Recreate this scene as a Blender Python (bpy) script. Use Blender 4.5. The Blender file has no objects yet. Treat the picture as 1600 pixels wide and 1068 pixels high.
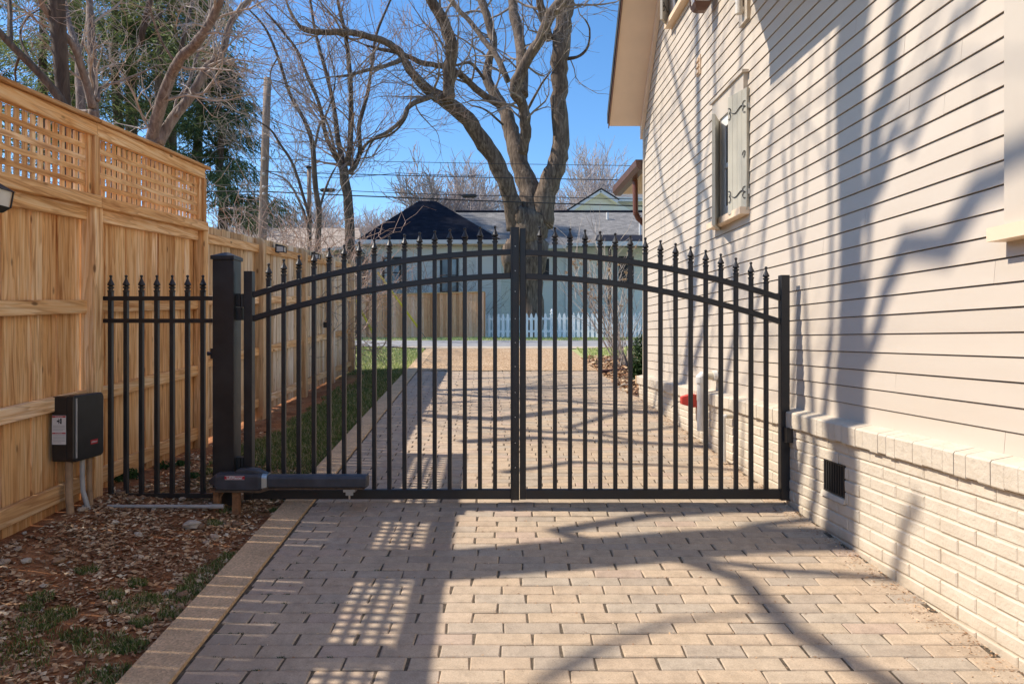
import bpy, math, random
import numpy as np
from mathutils import Vector, Matrix, noise
R = math.radians
sc = bpy.context.scene
COL = sc.collection

# ------------------------------------------------------------------ camera, sky, sun, exposure
CH = 1.42
cd = bpy.data.cameras.new('camera'); cam = bpy.data.objects.new('camera', cd); COL.objects.link(cam)
cd.lens = 24.0; cd.sensor_width = 36.0; cd.shift_y = -0.0025; cd.clip_start = 0.05; cd.clip_end = 2000
cam.location = (0, 0, CH); cam.rotation_euler = (R(90), 0, 0)
sc.camera = cam

SUNV = Vector((1.0, -0.09, -1.09))               # the way the light travels
sd = bpy.data.lights.new('sun', 'SUN'); sun = bpy.data.objects.new('sun', sd); COL.objects.link(sun)
sd.energy = 4.0; sd.angle = R(0.53); sd.color = (1.0, 0.90, 0.775)
sun.rotation_euler = SUNV.to_track_quat('-Z', 'Y').to_euler()
sun.location = (-20, 2, 25)
w = bpy.data.worlds.new('World'); sc.world = w; w.use_nodes = True
nt = w.node_tree; nt.nodes.clear()
wo = nt.nodes.new('ShaderNodeOutputWorld'); bg = nt.nodes.new('ShaderNodeBackground')
sky = nt.nodes.new('ShaderNodeTexSky'); sky.sky_type = 'NISHITA'; sky.sun_disc = False
sky.sun_elevation = R(47.4); sky.sun_rotation = R(-85); sky.altitude = 200
sky.air_density = 1.0; sky.dust_density = 0.3; sky.ozone_density = 3.5
hs = nt.nodes.new('ShaderNodeHueSaturation'); hs.inputs['Saturation'].default_value = 1.2; hs.inputs['Value'].default_value = 0.95
nt.links.new(sky.outputs[0], hs.inputs['Color']); nt.links.new(hs.outputs[0], bg.inputs[0]); nt.links.new(bg.outputs[0], wo.inputs[0])
bg.inputs[1].default_value = 0.15
sc.view_settings.view_transform = 'Standard'; sc.view_settings.look = 'None'
sc.view_settings.exposure = 0.68; sc.view_settings.gamma = 1
sc.view_settings.use_curve_mapping = False
sc.render.engine = 'CYCLES'

# ------------------------------------------------------------------ helpers
def px(x, y, d):
    """a point of the place seen at (x, y) of the 1600 px survey picture, d metres down the drive"""
    return Vector(((x - 800) / 1067.0 * d, d, CH + (530 - y) / 1067.0 * d))

class MB:
    def __init__(s): s.v = []; s.f = []; s.r = []; s.cur = 0.5
    def face(s, idx): s.f.append(tuple(idx)); s.r.append(s.cur)
    def quad(s, a, b, c, d):
        n = len(s.v); s.v += [tuple(a), tuple(b), tuple(c), tuple(d)]; s.face((n, n+1, n+2, n+3))
    def tri(s, a, b, c):
        n = len(s.v); s.v += [tuple(a), tuple(b), tuple(c)]; s.face((n, n+1, n+2))
    def hexa(s, p):            # bottom 4 (ccw), top 4
        n = len(s.v); s.v += [tuple(q) for q in p]
        for q in ((3,2,1,0),(4,5,6,7),(0,1,5,4),(1,2,6,5),(2,3,7,6),(3,0,4,7)):
            s.face([n+i for i in q])
    def box(s, x0, x1, y0, y1, z0, z1):
        if x0 > x1: x0, x1 = x1, x0
        if y0 > y1: y0, y1 = y1, y0
        if z0 > z1: z0, z1 = z1, z0
        s.hexa([(x0,y0,z0),(x1,y0,z0),(x1,y1,z0),(x0,y1,z0),(x0,y0,z1),(x1,y0,z1),(x1,y1,z1),(x0,y1,z1)])
    def bar(s, a, b, wd, ht, up=(0,0,1), ch=0.0):
        """a beam from a to b, wd across and ht along up, with chamfered long edges"""
        a = Vector(a); b = Vector(b); t = (b-a).normalized(); u = Vector(up)
        u = (u - t*u.dot(t)).normalized(); sd_ = t.cross(u).normalized()
        hw, hh = wd/2, ht/2
        if ch <= 0: prof = [(-hw,-hh),(hw,-hh),(hw,hh),(-hw,hh)]
        else: prof = [(-hw+ch,-hh),(hw-ch,-hh),(hw,-hh+ch),(hw,hh-ch),(hw-ch,hh),(-hw+ch,hh),(-hw,hh-ch),(-hw,-hh+ch)]
        n = len(s.v); k = len(prof)
        for q in (a, b):
            for (x, y) in prof: s.v.append(tuple(q + sd_*x + u*y))
        for i in range(k):
            j = (i+1) % k; s.face((n+i, n+j, n+k+j, n+k+i))
        s.face([n+i for i in range(k)][::-1]); s.face([n+k+i for i in range(k)])
    def tube(s, pts, rad, sides=8, cap=True):
        pts = [Vector(p) for p in pts]; m = len(pts)
        if m < 2: return
        if not hasattr(rad, '__len__'): rad = [rad]*m
        n0 = len(s.v); t = (pts[1]-pts[0]).normalized()
        a = t.orthogonal().normalized()
        cs = [(math.cos(2*math.pi*i/sides), math.sin(2*math.pi*i/sides)) for i in range(sides)]
        for i, p in enumerate(pts):
            if i == 0: t = (pts[1]-pts[0])
            elif i == m-1: t = (pts[-1]-pts[-2])
            else: t = pts[i+1]-pts[i-1]
            if t.length < 1e-9: t = Vector((0,0,1))
            t.normalize()
            a = a - t*a.dot(t)
            if a.length < 1e-6: a = t.orthogonal()
            a.normalize(); b = t.cross(a)
            r = rad[i]
            for c, q in cs: s.v.append((p.x+(a.x*c+b.x*q)*r, p.y+(a.y*c+b.y*q)*r, p.z+(a.z*c+b.z*q)*r))
        for i in range(m-1):
            o = n0+i*sides
            for j in range(sides):
                k = (j+1) % sides
                s.face((o+j, o+k, o+sides+k, o+sides+j))
        if cap:
            s.face([n0+j for j in range(sides)][::-1]); o = n0+(m-1)*sides; s.face([o+j for j in range(sides)])
    def lathe(s, c, prof, sides=12, axis=(0,0,1)):
        c = Vector(c); ax = Vector(axis).normalized(); a = ax.orthogonal().normalized(); b = ax.cross(a)
        n0 = len(s.v)
        for (r, h) in prof:
            for i in range(sides):
                an = 2*math.pi*i/sides
                s.v.append(tuple(c + ax*h + (a*math.cos(an)+b*math.sin(an))*max(r, 1e-4)))
        for i in range(len(prof)-1):
            o = n0+i*sides
            for j in range(sides):
                k = (j+1) % sides; s.face((o+j, o+k, o+sides+k, o+sides+j))
        s.face([n0+j for j in range(sides)][::-1]); o = n0+(len(prof)-1)*sides; s.face([o+j for j in range(sides)])
    def prism(s, poly, ext):
        """flat polygon (list of points) swept by the vector ext"""
        n = len(s.v); k = len(poly); e = Vector(ext)
        s.v += [tuple(p) for p in poly] + [tuple(Vector(p)+e) for p in poly]
        s.face([n+i for i in range(k)][::-1]); s.face([n+k+i for i in range(k)])
        for i in range(k):
            j = (i+1) % k; s.face((n+i, n+j, n+k+j, n+k+i))
    def build(s, name, mat, parent=None, smooth=False, kind=None, flip=True, loc=None):
        me = bpy.data.meshes.new(name)
        org = ORG.get(parent.name, Vector((0,0,0))) if parent else Vector((0,0,0))
        V = np.array(s.v, dtype=np.float32).reshape(-1, 3)
        if parent is None:
            lo = V.min(0); hi = V.max(0)
            org = Vector(((lo[0]+hi[0])/2, (lo[1]+hi[1])/2, lo[2])) if kind is None else Vector((0,0,0))
        V = V - np.array(org, dtype=np.float32)
        cnt = np.array([len(f) for f in s.f], dtype=np.int32)
        idx = np.fromiter((i for f in s.f for i in f), dtype=np.int32, count=int(cnt.sum()))
        me.vertices.add(len(V)); me.vertices.foreach_set('co', V.ravel())
        me.loops.add(len(idx)); me.loops.foreach_set('vertex_index', idx)
        me.polygons.add(len(cnt)); st = np.zeros(len(cnt), dtype=np.int32); st[1:] = np.cumsum(cnt)[:-1]
        me.polygons.foreach_set('loop_start', st)
        try: me.polygons.foreach_set('loop_total', cnt)
        except Exception: pass
        me.update(calc_edges=True); me.validate()
        if len(me.polygons) == len(s.r):
            at = me.attributes.new('rnd', 'FLOAT', 'FACE'); at.data.foreach_set('value', np.array(s.r, dtype=np.float32))
        me.polygons.foreach_set('use_smooth', np.full(len(me.polygons), bool(smooth)))
        me.materials.append(mat)
        o = bpy.data.objects.new(name, me); COL.objects.link(o)
        if parent: o.parent = parent
        else: o.location = org
        ORG[o.name] = Vector(org)
        if kind: o['kind'] = kind
        return o
ORG = {}
def thing(name, label, cat, loc, group=None):
    o = bpy.data.objects.new(name, None); COL.objects.link(o); o.location = loc
    o.empty_display_size = 0.2
    ORG[o.name] = Vector(loc); o['label'] = label; o['category'] = cat
    if group: o['group'] = group
    return o
def tag(o, label, cat, group=None, kind=None):
    if label: o['label'] = label
    if cat: o['category'] = cat
    if group: o['group'] = group
    if kind: o['kind'] = kind
    return o
def copy_tree(o, loc=None, label=None, parent=None, rotz=None, scale=None):
    c = o.copy(); COL.objects.link(c); c.parent = parent
    if loc is not None: c.location = loc
    if rotz is not None: c.rotation_euler = (0, 0, rotz)
    if scale is not None: c.scale = scale
    if label: c['label'] = label
    for ch in [k for k in o.children]: copy_tree(ch, parent=c)
    return c
def text_mesh(body, size, origin, xdir, ydir, name, mat, parent, depth=0.0006, bold=0.0):
    cu = bpy.data.curves.new('t', 'FONT'); cu.body = body; cu.size = size; cu.extrude = depth; cu.offset = bold
    cu.align_x = 'CENTER'; cu.align_y = 'CENTER'
    to = bpy.data.objects.new('t', cu); COL.objects.link(to)
    bpy.context.view_layer.update()
    me = bpy.data.meshes.new_from_object(to.evaluated_get(bpy.context.evaluated_depsgraph_get()))
    bpy.data.objects.remove(to)
    xd = Vector(xdir).normalized(); yd = Vector(ydir); yd = (yd-xd*yd.dot(xd)).normalized(); zd = xd.cross(yd)
    org = ORG[parent.name]
    M = Matrix(((xd.x, yd.x, zd.x, origin[0]-org.x), (xd.y, yd.y, zd.y, origin[1]-org.y), (xd.z, yd.z, zd.z, origin[2]-org.z), (0,0,0,1)))
    me.transform(M); me.materials.clear(); me.materials.append(mat); me.name = name
    o = bpy.data.objects.new(name, me); COL.objects.link(o); o.parent = parent; ORG[o.name] = Vector(org)
    return o

# ------------------------------------------------------------------ materials
class NT:
    def __init__(s, name):
        s.m = bpy.data.materials.new(name); s.m.use_nodes = True; s.t = s.m.node_tree
        s.b = s.t.nodes['Principled BSDF']; s.out = s.t.nodes['Material Output']
    def n(s, typ, **kw):
        nd = s.t.nodes.new('ShaderNode'+typ)
        for k, v in kw.items():
            if k.startswith('i_'):
                key = k[2:]; key = int(key) if key.isdigit() else key.replace('_', ' ')
                nd.inputs[key].default_value = v
            else: setattr(nd, k, v)
        return nd
    def l(s, a, b): s.t.links.new(a, b)
    def pos(s, scale=(1,1,1), loc=(0,0,0), obj=False, shear=None):
        src = s.n('TexCoord').outputs['Object'] if obj else s.n('NewGeometry').outputs['Position']
        mp = s.n('Mapping'); s.l(src, mp.inputs[0]); mp.inputs['Scale'].default_value = scale; mp.inputs['Location'].default_value = loc
        return mp.outputs[0]
    def noise(s, vec, scale=5, detail=3, rough=0.5, dist=0.0, out='Fac'):
        nd = s.n('TexNoise'); nd.inputs['Scale'].default_value = scale; nd.inputs['Detail'].default_value = detail
        nd.inputs['Roughness'].default_value = rough; nd.inputs['Distortion'].default_value = dist
        if vec is not None: s.l(vec, nd.inputs['Vector'])
        return nd.outputs[out]
    def ramp(s, fac, stops, interp='LINEAR'):
        r = s.n('ValToRGB'); r.color_ramp.interpolation = interp
        e = r.color_ramp.elements
        while len(e) < len(stops): e.new(0.5)
        for i, (p, c) in enumerate(stops):
            e[i].position = p; e[i].color = (c[0], c[1], c[2], 1) if hasattr(c, '__len__') else (c, c, c, 1)
        s.l(fac, r.inputs[0]); return r.outputs[0]
    def mix(s, fac, a, b, mode='MIX'):
        m = s.n('MixRGB', blend_type=mode)
        for i, v in ((0, fac), (1, a), (2, b)):
            if hasattr(v, 'links') or hasattr(v, 'is_linked'): s.l(v, m.inputs[i])
            elif hasattr(v, '__len__'): m.inputs[i].default_value = (v[0], v[1], v[2], 1)
            else: m.inputs[i].default_value = v if i == 0 else (v, v, v, 1)
        return m.outputs[0]
    def math(s, op, a, b=0.0, c=None):
        m = s.n('Math', operation=op)
        for i, v in ((0, a), (1, b), (2, c)):
            if v is None: continue
            if hasattr(v, 'is_linked'): s.l(v, m.inputs[i])
            else: m.inputs[i].default_value = v
        return m.outputs[0]
    def attr(s, name='rnd'): return s.n('Attribute', attribute_name=name).outputs['Fac']
    def bump(s, h, strength=0.3, dist=0.01):
        b = s.n('Bump'); b.inputs['Strength'].default_value = strength; b.inputs['Distance'].default_value = dist
        s.l(h, b.inputs['Height']); s.l(b.outputs[0], s.b.inputs['Normal'])
    def fin(s, col=None, rough=0.7, metal=0.0, spec=None):
        if col is not None:
            if hasattr(col, 'is_linked'): s.l(col, s.b.inputs['Base Color'])
            else: s.b.inputs['Base Color'].default_value = (col[0], col[1], col[2], 1)
        if hasattr(rough, 'is_linked'): s.l(rough, s.b.inputs['Roughness'])
        else: s.b.inputs['Roughness'].default_value = rough
        s.b.inputs['Metallic'].default_value = metal
        if spec is not None: s.b.inputs['Specular IOR Level'].default_value = spec
        return s.m

def simple(name, col, rough=0.6, metal=0.0, var=0.12, scale=12, bump=0.0, spec=None):
    t = NT(name); p = t.pos()
    n = t.noise(p, scale, 4)
    lo = [c*(1-var) for c in col]; hi = [min(1, c*(1+var)) for c in col]
    c = t.ramp(n, [(0.3, lo), (0.7, hi)])
    if bump: t.bump(t.noise(p, scale*6, 3), bump, 0.004)
    return t.fin(c, rough, metal, spec)

def wood(name, axis, tint=1.0, dirt=True, cols=None):
    """cedar/pine: grain runs along axis, knots, boards vary by the rnd attribute"""
    t = NT(name)
    a = t.attr()
    geo = t.n('NewGeometry').outputs['Position']
    off = t.n('CombineXYZ'); t.l(t.math('MULTIPLY', a, 37.0), off.inputs[0]); t.l(t.math('MULTIPLY', a, 71.0), off.inputs[1]); t.l(t.math('MULTIPLY', a, 53.0), off.inputs[2])
    ad = t.n('VectorMath', operation='ADD'); t.l(geo, ad.inputs[0]); t.l(off.outputs[0], ad.inputs[1])
    mp = t.n('Mapping'); t.l(ad.outputs[0], mp.inputs[0])
    sc_ = [26, 26, 26]; sc_[axis] = 1.6; mp.inputs['Scale'].default_value = sc_
    warp = t.noise(mp.outputs[0], 0.5, 2, 0.5)
    g1 = t.noise(mp.outputs[0], 1.0, 5, 0.6, 1.2)
    rings = t.math('FRACT', t.math('MULTIPLY', warp, 9.0))
    ring = t.ramp(rings, [(0.0, 0.0), (0.55, 0.25), (0.9, 1.0), (1.0, 0.1)])
    c = cols or [(0.40, 0.185, 0.072), (0.82, 0.515, 0.245), (0.93, 0.715, 0.455)]
    c = [[q*tint for q in k] for k in c]
    base = t.ramp(g1, [(0.28, c[0]), (0.48, c[1]), (0.66, c[2])])
    base = t.mix(t.math('MULTIPLY', ring, 0.5), base, c[0])
    tone = t.ramp(a, [(0.0, (0.66, 0.56, 0.46)), (0.25, (0.96, 0.86, 0.74)), (0.6, (1.02, 1.0, 0.95)), (0.8, (1.10, 1.14, 1.2)), (1.0, (1.15, 1.22, 1.4))])
    base = t.mix(1.0, base, tone, 'MULTIPLY')
    mk = t.n('Mapping'); t.l(ad.outputs[0], mk.inputs[0]); sk = [9, 9, 9]; sk[axis] = 3.6; mk.inputs['Scale'].default_value = sk
    vo = t.n('TexVoronoi'); vo.inputs['Scale'].default_value = 1.0; t.l(mk.outputs[0], vo.inputs['Vector'])
    kn = t.ramp(vo.outputs['Distance'], [(0.06, 1.0), (0.12, 0.0)])
    base = t.mix(t.math('MULTIPLY', kn, 0.75), base, (0.12, 0.052, 0.02))
    st = t.noise(t.pos(), 1.1, 4, 0.6)
    base = t.mix(t.ramp(st, [(0.55, 0.0), (0.8, 0.25)]), base, [0.45*tint, 0.33*tint, 0.22*tint])
    if dirt:
        # splashed soil low on the boards
        sx = t.n('SeparateXYZ'); t.l(geo, sx.inputs[0])
        h = t.math('SUBTRACT', sx.outputs[2], t.math('MULTIPLY', sx.outputs[1], 0.0787))
        h = t.math('ADD', h, t.math('MULTIPLY', st, 0.3))
        base = t.mix(t.ramp(h, [(0.12, 0.6), (0.62, 0.0)]), base, (0.36, 0.17, 0.07))
    t.bump(t.math('ADD', g1, t.math('MULTIPLY', ring, 0.3)), 0.35, 0.003)
    return t.fin(base, 0.85, 0.0, 0.2)

M = {}
M['wood_v'] = wood('wood_vertical_grain', 2)
M['wood_h'] = wood('wood_lengthwise_grain', 1)
M['wood_x'] = wood('wood_cross_grain', 0, 0.9, False)
M['wood_grey_v'] = wood('weathered_wood_vertical', 2, 0.95, True, [(0.40,0.27,0.15),(0.70,0.53,0.34),(0.84,0.70,0.52)])
M['wood_far'] = wood('far_fence_wood', 2, 0.95, False, [(0.62,0.28,0.14),(0.92,0.50,0.28),(0.95,0.64,0.40)])

def metal_black():
    t = NT('black_powder_coat'); p = t.pos()
    n = t.noise(p, 9, 5, 0.6)
    c = t.ramp(n, [(0.35, (0.011, 0.011, 0.013)), (0.7, (0.024, 0.023, 0.023))])
    # soil dust near the ground
    sx = t.n('SeparateXYZ'); t.l(t.n('NewGeometry').outputs['Position'], sx.inputs[0])
    h = t.math('SUBTRACT', sx.outputs[2], t.math('MULTIPLY', sx.outputs[1], 0.0787))
    d = t.ramp(t.math('ADD', h, t.math('MULTIPLY', n, 0.12)), [(0.05, 0.25), (0.16, 0.0)])
    c = t.mix(d, c, (0.12, 0.08, 0.05))
    t.bump(t.noise(p, 160, 2), 0.06, 0.001)
    return t.fin(c, t.ramp(n, [(0.3, 0.34), (0.7, 0.5)]), 0.0, 0.5)
M['black'] = metal_black()
M['black_plastic'] = simple('black_plastic', (0.016, 0.016, 0.018), 0.38, var=0.3)
M['arm_plastic'] = simple('dark_grey_painted_housing', (0.05, 0.053, 0.064), 0.42, var=0.25)
M['dusty_arm'] = simple('muddy_underside', (0.10, 0.065, 0.04), 0.9, var=0.4, scale=40)
M['zinc'] = simple('zinc_plated_steel', (0.5, 0.49, 0.46), 0.4, 0.8)
M['mud_steel'] = simple('soil_splashed_steel', (0.25, 0.12, 0.055), 0.9, var=0.4, scale=30, bump=0.3)

def siding():
    t = NT('cream_lap_siding_paint'); p = t.pos((0.6, 0.6, 5))
    n = t.noise(p, 1.6, 4)
    c = t.ramp(n, [(0.3, (0.54, 0.465, 0.375)), (0.7, (0.58, 0.505, 0.415))])
    a = t.attr(); c = t.mix(1.0, c, t.ramp(a, [(0, 0.965), (1, 1.02)]), 'MULTIPLY')
    fp = t.pos(); fine = t.noise(fp, 6.0, 5, 0.65)
    c = t.mix(t.ramp(fine, [(0.5, 0.0), (0.85, 0.10)]), c, (0.5, 0.41, 0.31))
    t.bump(t.noise(t.pos((3, 3, 60)), 2.0, 4), 0.08, 0.002)
    return t.fin(c, 0.55)
M['siding'] = siding()
def trim(name='cream_trim_paint', col=(0.54, 0.47, 0.38)): return simple(name, col, 0.5, var=0.04, scale=5)
M['trim'] = trim()
M['trim_tan'] = trim('tan_soffit_paint', (0.78, 0.60, 0.42))
M['shutter'] = simple('sage_shutter_paint', (0.44, 0.405, 0.32), 0.5, var=0.08, scale=4)
M['iron'] = simple('black_iron', (0.02, 0.018, 0.016), 0.5)
def pbrick():
    t = NT('cream_painted_brick'); p = t.pos()
    n = t.noise(p, 7, 5, 0.6); a = t.attr()
    c = t.ramp(n, [(0.3, (0.565, 0.485, 0.375)), (0.7, (0.64, 0.56, 0.445))])
    c = t.mix(1.0, c, t.ramp(a, [(0, 0.975), (1, 1.015)]), 'MULTIPLY')
    chips = t.ramp(t.noise(p, 55, 3, 0.6), [(0.71, 0.0), (0.76, 0.5)])
    c = t.mix(chips, c, (0.42, 0.30, 0.20))
    sx = t.n('SeparateXYZ'); t.l(t.n('NewGeometry').outputs['Position'], sx.inputs[0])
    h = t.math('SUBTRACT', sx.outputs[2], t.math('MULTIPLY', sx.outputs[1], 0.0787))
    c = t.mix(t.ramp(t.math('ADD', h, t.math('MULTIPLY', n, 0.1)), [(0.06, 0.35), (0.14, 0.0)]), c, (0.35, 0.27, 0.18))
    hgt = t.math('ADD', t.noise(p, 38, 5, 0.65), t.math('MULTIPLY', t.noise(p, 12, 3), 1.2))
    t.bump(hgt, 0.7, 0.008)
    return t.fin(c, 0.6)
M['pbrick'] = pbrick()
def paver():
    t = NT('clay_paver'); p = t.pos(); a = t.attr()
    sx = t.n('SeparateXYZ'); t.l(p, sx.inputs[0])
    base = t.ramp(a, [(0.0, (0.34, 0.285, 0.225)), (0.14, (0.43, 0.325, 0.225)), (0.34, (0.44, 0.35, 0.25)), (0.5, (0.38, 0.325, 0.255)),
                      (0.62, (0.47, 0.355, 0.24)), (0.8, (0.48, 0.37, 0.26)), (0.93, (0.42, 0.31, 0.24))], 'CONSTANT')
    base = t.mix(0.38, base, (0.43, 0.345, 0.255))
    # paler towards the left, brightness put into the colour to lift the shaded side
    k = t.math('ADD', sx.outputs[0], t.math('MULTIPLY', t.noise(p, 1.0, 2), 1.5))
    base = t.mix(t.ramp(t.math('MULTIPLY_ADD', k, 0.25, 0.4), [(0.2, 0.6), (0.62, 0.0)]), base, (0.50, 0.385, 0.30))
    n = t.noise(p, 16, 6, 0.65)
    base = t.mix(0.6, base, t.ramp(n, [(0.25, 0.62), (0.5, 1.0), (0.8, 1.35)]), 'MULTIPLY')
    gr = t.noise(p, 180, 2, 0.5)
    base = t.mix(0.45, base, t.ramp(gr, [(0.3, 0.7), (0.7, 1.25)]), 'MULTIPLY')
    big = t.noise(p, 2.3, 4, 0.6)
    base = t.mix(t.ramp(big, [(0.5, 0.0), (0.8, 0.35)]), base, (0.45, 0.38, 0.30))
    stain = t.noise(t.pos((1.6, 0.5, 1)), 1.4, 5, 0.7)
    base = t.mix(t.ramp(stain, [(0.52, 0.0), (0.72, 0.38)]), base, (0.24, 0.185, 0.135))
    spots = t.ramp(t.noise(p, 70, 2, 0.5), [(0.70, 0.0), (0.74, 0.6)])
    base = t.mix(spots, base, (0.17, 0.12, 0.085))
    t.bump(t.math('ADD', n, gr), 0.45, 0.003)
    return t.fin(base, 0.95, 0.0, 0.12)
M['paver'] = paver()
M['joint'] = simple('dark_joint_soil', (0.10, 0.076, 0.05), 1.0, var=0.5, scale=40, bump=0.5)
def aggregate():
    t = NT('exposed_aggregate_concrete'); p = t.pos()
    vo = t.n('TexVoronoi'); vo.inputs['Scale'].default_value = 120; t.l(p, vo.inputs['Vector'])
    c = t.mix(1.0, (0.66, 0.46, 0.28), t.ramp(vo.outputs['Color'], [(0.1, 0.78), (0.9, 1.15)]), 'MULTIPLY')
    n = t.noise(p, 6, 5, 0.6)
    c = t.mix(0.6, c, t.ramp(n, [(0.3, 0.65), (0.7, 1.15)]), 'MULTIPLY')
    t.bump(vo.outputs['Distance'], 0.6, 0.004)
    return t.fin(c, 0.95, 0.0, 0.1)
M['aggregate'] = aggregate()
M['concrete'] = simple('pale_concrete', (0.50, 0.42, 0.32), 1.0, var=0.15, scale=5, bump=0.2, spec=0.05)
M['asphalt'] = simple('worn_asphalt', (0.30, 0.295, 0.29), 1.0, var=0.2, scale=3, bump=0.2, spec=0.05)
def gravel():
    t = NT('tan_pea_gravel'); p = t.pos()
    vo = t.n('TexVoronoi'); vo.inputs['Scale'].default_value = 55; t.l(p, vo.inputs['Vector'])
    c = t.ramp(t.math('FRACT', t.math('MULTIPLY', vo.outputs['Color'], 3.7)), [(0.0, (0.24, 0.15, 0.085)), (0.5, (0.50, 0.34, 0.20)), (1.0, (0.66, 0.50, 0.34))])
    c = t.mix(t.ramp(t.noise(p, 1.5, 4), [(0.45, 0.0), (0.8, 0.5)]), c, (0.36, 0.22, 0.12))
    t.bump(vo.outputs['Distance'], 0.8, 0.01)
    return t.fin(c, 1.0, 0.0, 0.05)
M['gravel'] = gravel()
def ground():
    t = NT('soil_and_turf_ground'); p = t.pos()
    sx = t.n('SeparateXYZ'); t.l(p, sx.inputs[0])
    n1 = t.noise(p, 4.5, 6, 0.65); n2 = t.noise(p, 45, 4, 0.6); n3 = t.noise(p, 0.8, 3)
    dirt = t.ramp(n1, [(0.3, (0.20, 0.080, 0.036)), (0.5, (0.33, 0.145, 0.068)), (0.68, (0.44, 0.225, 0.11))])
    dirt = t.mix(0.7, dirt, t.ramp(n2, [(0.3, 0.5), (0.7, 1.35)]), 'MULTIPLY')
    grass = t.ramp(n2, [(0.3, (0.07, 0.075, 0.03)), (0.55, (0.155, 0.15, 0.065)), (0.75, (0.30, 0.25, 0.14))])
    grass = t.mix(t.ramp(n3, [(0.4, 0.0), (0.75, 0.5)]), grass, (0.34, 0.34, 0.15))
    k = t.math('ADD', sx.outputs[1], t.math('MULTIPLY', n1, 1.6))
    f = t.ramp(t.math('MULTIPLY', k, 0.1), [(0.50, 0.0), (0.585, 1.0)])
    far = t.ramp(t.math('MULTIPLY_ADD', k, 0.1, -0.7), [(0.46, 0.0), (0.54, 0.65)])  # sunlight on the far lawn put into the ground colour
    grass = t.mix(far, grass, (0.55, 0.56, 0.26))
    edge = t.math('ADD', sx.outputs[0], t.math('MULTIPLY', n1, 0.7))
    bare = t.math('MULTIPLY', t.ramp(t.math('MULTIPLY_ADD', edge, -1.0, -1.5), [(0.30, 0.0), (0.5, 1.0)]), t.ramp(t.math('MULTIPLY', sx.outputs[1], 0.05), [(0.5, 1.0), (0.62, 0.0)]))
    grass = t.mix(bare, grass, dirt)
    c = t.mix(f, dirt, grass)
    t.bump(t.math('ADD', n2, t.math('MULTIPLY', n1, 2.0)), 0.8, 0.02)
    return t.fin(c, 1.0, 0.0, 0.05)
M['ground'] = ground()
M['mulch'] = simple('mulch_bed', (0.10, 0.055, 0.032), 1.0, var=0.5, scale=30, bump=0.9)
def litter(name, stops, rough=0.8, trans=0.0):
    t = NT(name); a = t.attr()
    c = t.ramp(a, stops)
    c = t.mix(0.5, c, t.ramp(t.noise(t.pos(), 60, 3), [(0.3, 0.7), (0.7, 1.2)]), 'MULTIPLY')
    m = t.fin(c, rough, 0.0, 0.15)
    if trans:
        ts = t.n('BsdfTranslucent'); t.l(c, ts.inputs[0]); mx = t.n('MixShader'); mx.inputs[0].default_value = trans
        t.l(t.b.outputs[0], mx.inputs[1]); t.l(ts.outputs[0], mx.inputs[2]); t.l(mx.outputs[0], t.out.inputs[0])
    return m
M['litter'] = litter('dry_leaf_litter', [(0, (0.17, 0.08, 0.04)), (0.45, (0.40, 0.225, 0.12)), (0.8, (0.60, 0.41, 0.24)), (1, (0.74, 0.61, 0.43))])
M['stone'] = litter('field_stone', [(0, (0.20, 0.12, 0.075)), (0.5, (0.36, 0.24, 0.15)), (1, (0.48, 0.42, 0.35))], 0.9)
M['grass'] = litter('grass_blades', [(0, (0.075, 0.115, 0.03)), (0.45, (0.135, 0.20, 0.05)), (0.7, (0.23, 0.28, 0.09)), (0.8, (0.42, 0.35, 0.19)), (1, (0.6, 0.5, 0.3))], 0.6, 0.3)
M['grass_far'] = litter('sunlit_turf_blades', [(0, (0.30, 0.37, 0.11)), (0.5, (0.46, 0.53, 0.19)), (0.8, (0.6, 0.6, 0.28)), (1, (0.7, 0.6, 0.38))], 0.7, 0.3)  # brighter copy of the grass, sunlight put into the colour
M['weed'] = litter('clover_leaves', [(0, (0.025, 0.06, 0.02)), (1, (0.06, 0.12, 0.035))], 0.5, 0.25)
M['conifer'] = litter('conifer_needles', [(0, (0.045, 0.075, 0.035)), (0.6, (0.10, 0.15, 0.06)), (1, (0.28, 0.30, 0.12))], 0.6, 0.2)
M['pine_light'] = litter('yellow_green_pine_needles', [(0, (0.12, 0.16, 0.05)), (0.6, (0.26, 0.30, 0.10)), (1, (0.42, 0.44, 0.2))], 0.6, 0.25)  # yellow green needles, paler than the other evergreens
M['box_leaf'] = litter('boxwood_leaves', [(0, (0.015, 0.035, 0.012)), (0.7, (0.035, 0.07, 0.02)), (1, (0.08, 0.12, 0.03))], 0.4, 0.15)
M['flower'] = litter('dried_flower_heads', [(0, (0.28, 0.17, 0.08)), (1, (0.52, 0.36, 0.2))], 0.9, 0.2)
def bark(name, c0, c1, c2, vs=(9, 9, 1.6), bstr=0.9):
    t = NT(name); p = t.pos(vs)
    n = t.noise(p, 1.5, 6, 0.65, 0.6); m = t.noise(t.pos(), 1.2, 3)
    c = t.ramp(n, [(0.3, c0), (0.5, c1), (0.72, c2)])
    c = t.mix(t.ramp(m, [(0.5, 0.0), (0.8, 0.3)]), c, c2)
    t.bump(n, bstr, 0.05)
    return t.fin(c, 0.95)
M['bark_big'] = bark('ridged_grey_brown_bark', (0.035, 0.022, 0.015), (0.13, 0.093, 0.067), (0.30, 0.23, 0.17), (7, 7, 1.2))
M['bark_mid'] = bark('brown_bark', (0.035, 0.024, 0.018), (0.095, 0.07, 0.052), (0.19, 0.15, 0.115))
M['bark_pale'] = bark('smooth_grey_bark', (0.08, 0.06, 0.05), (0.20, 0.15, 0.12), (0.36, 0.30, 0.25), (14, 14, 3), 0.4)
M['twig_pale'] = simple('pale_grey_twigs', (0.40, 0.34, 0.29), 0.9, var=0.3)
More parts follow.
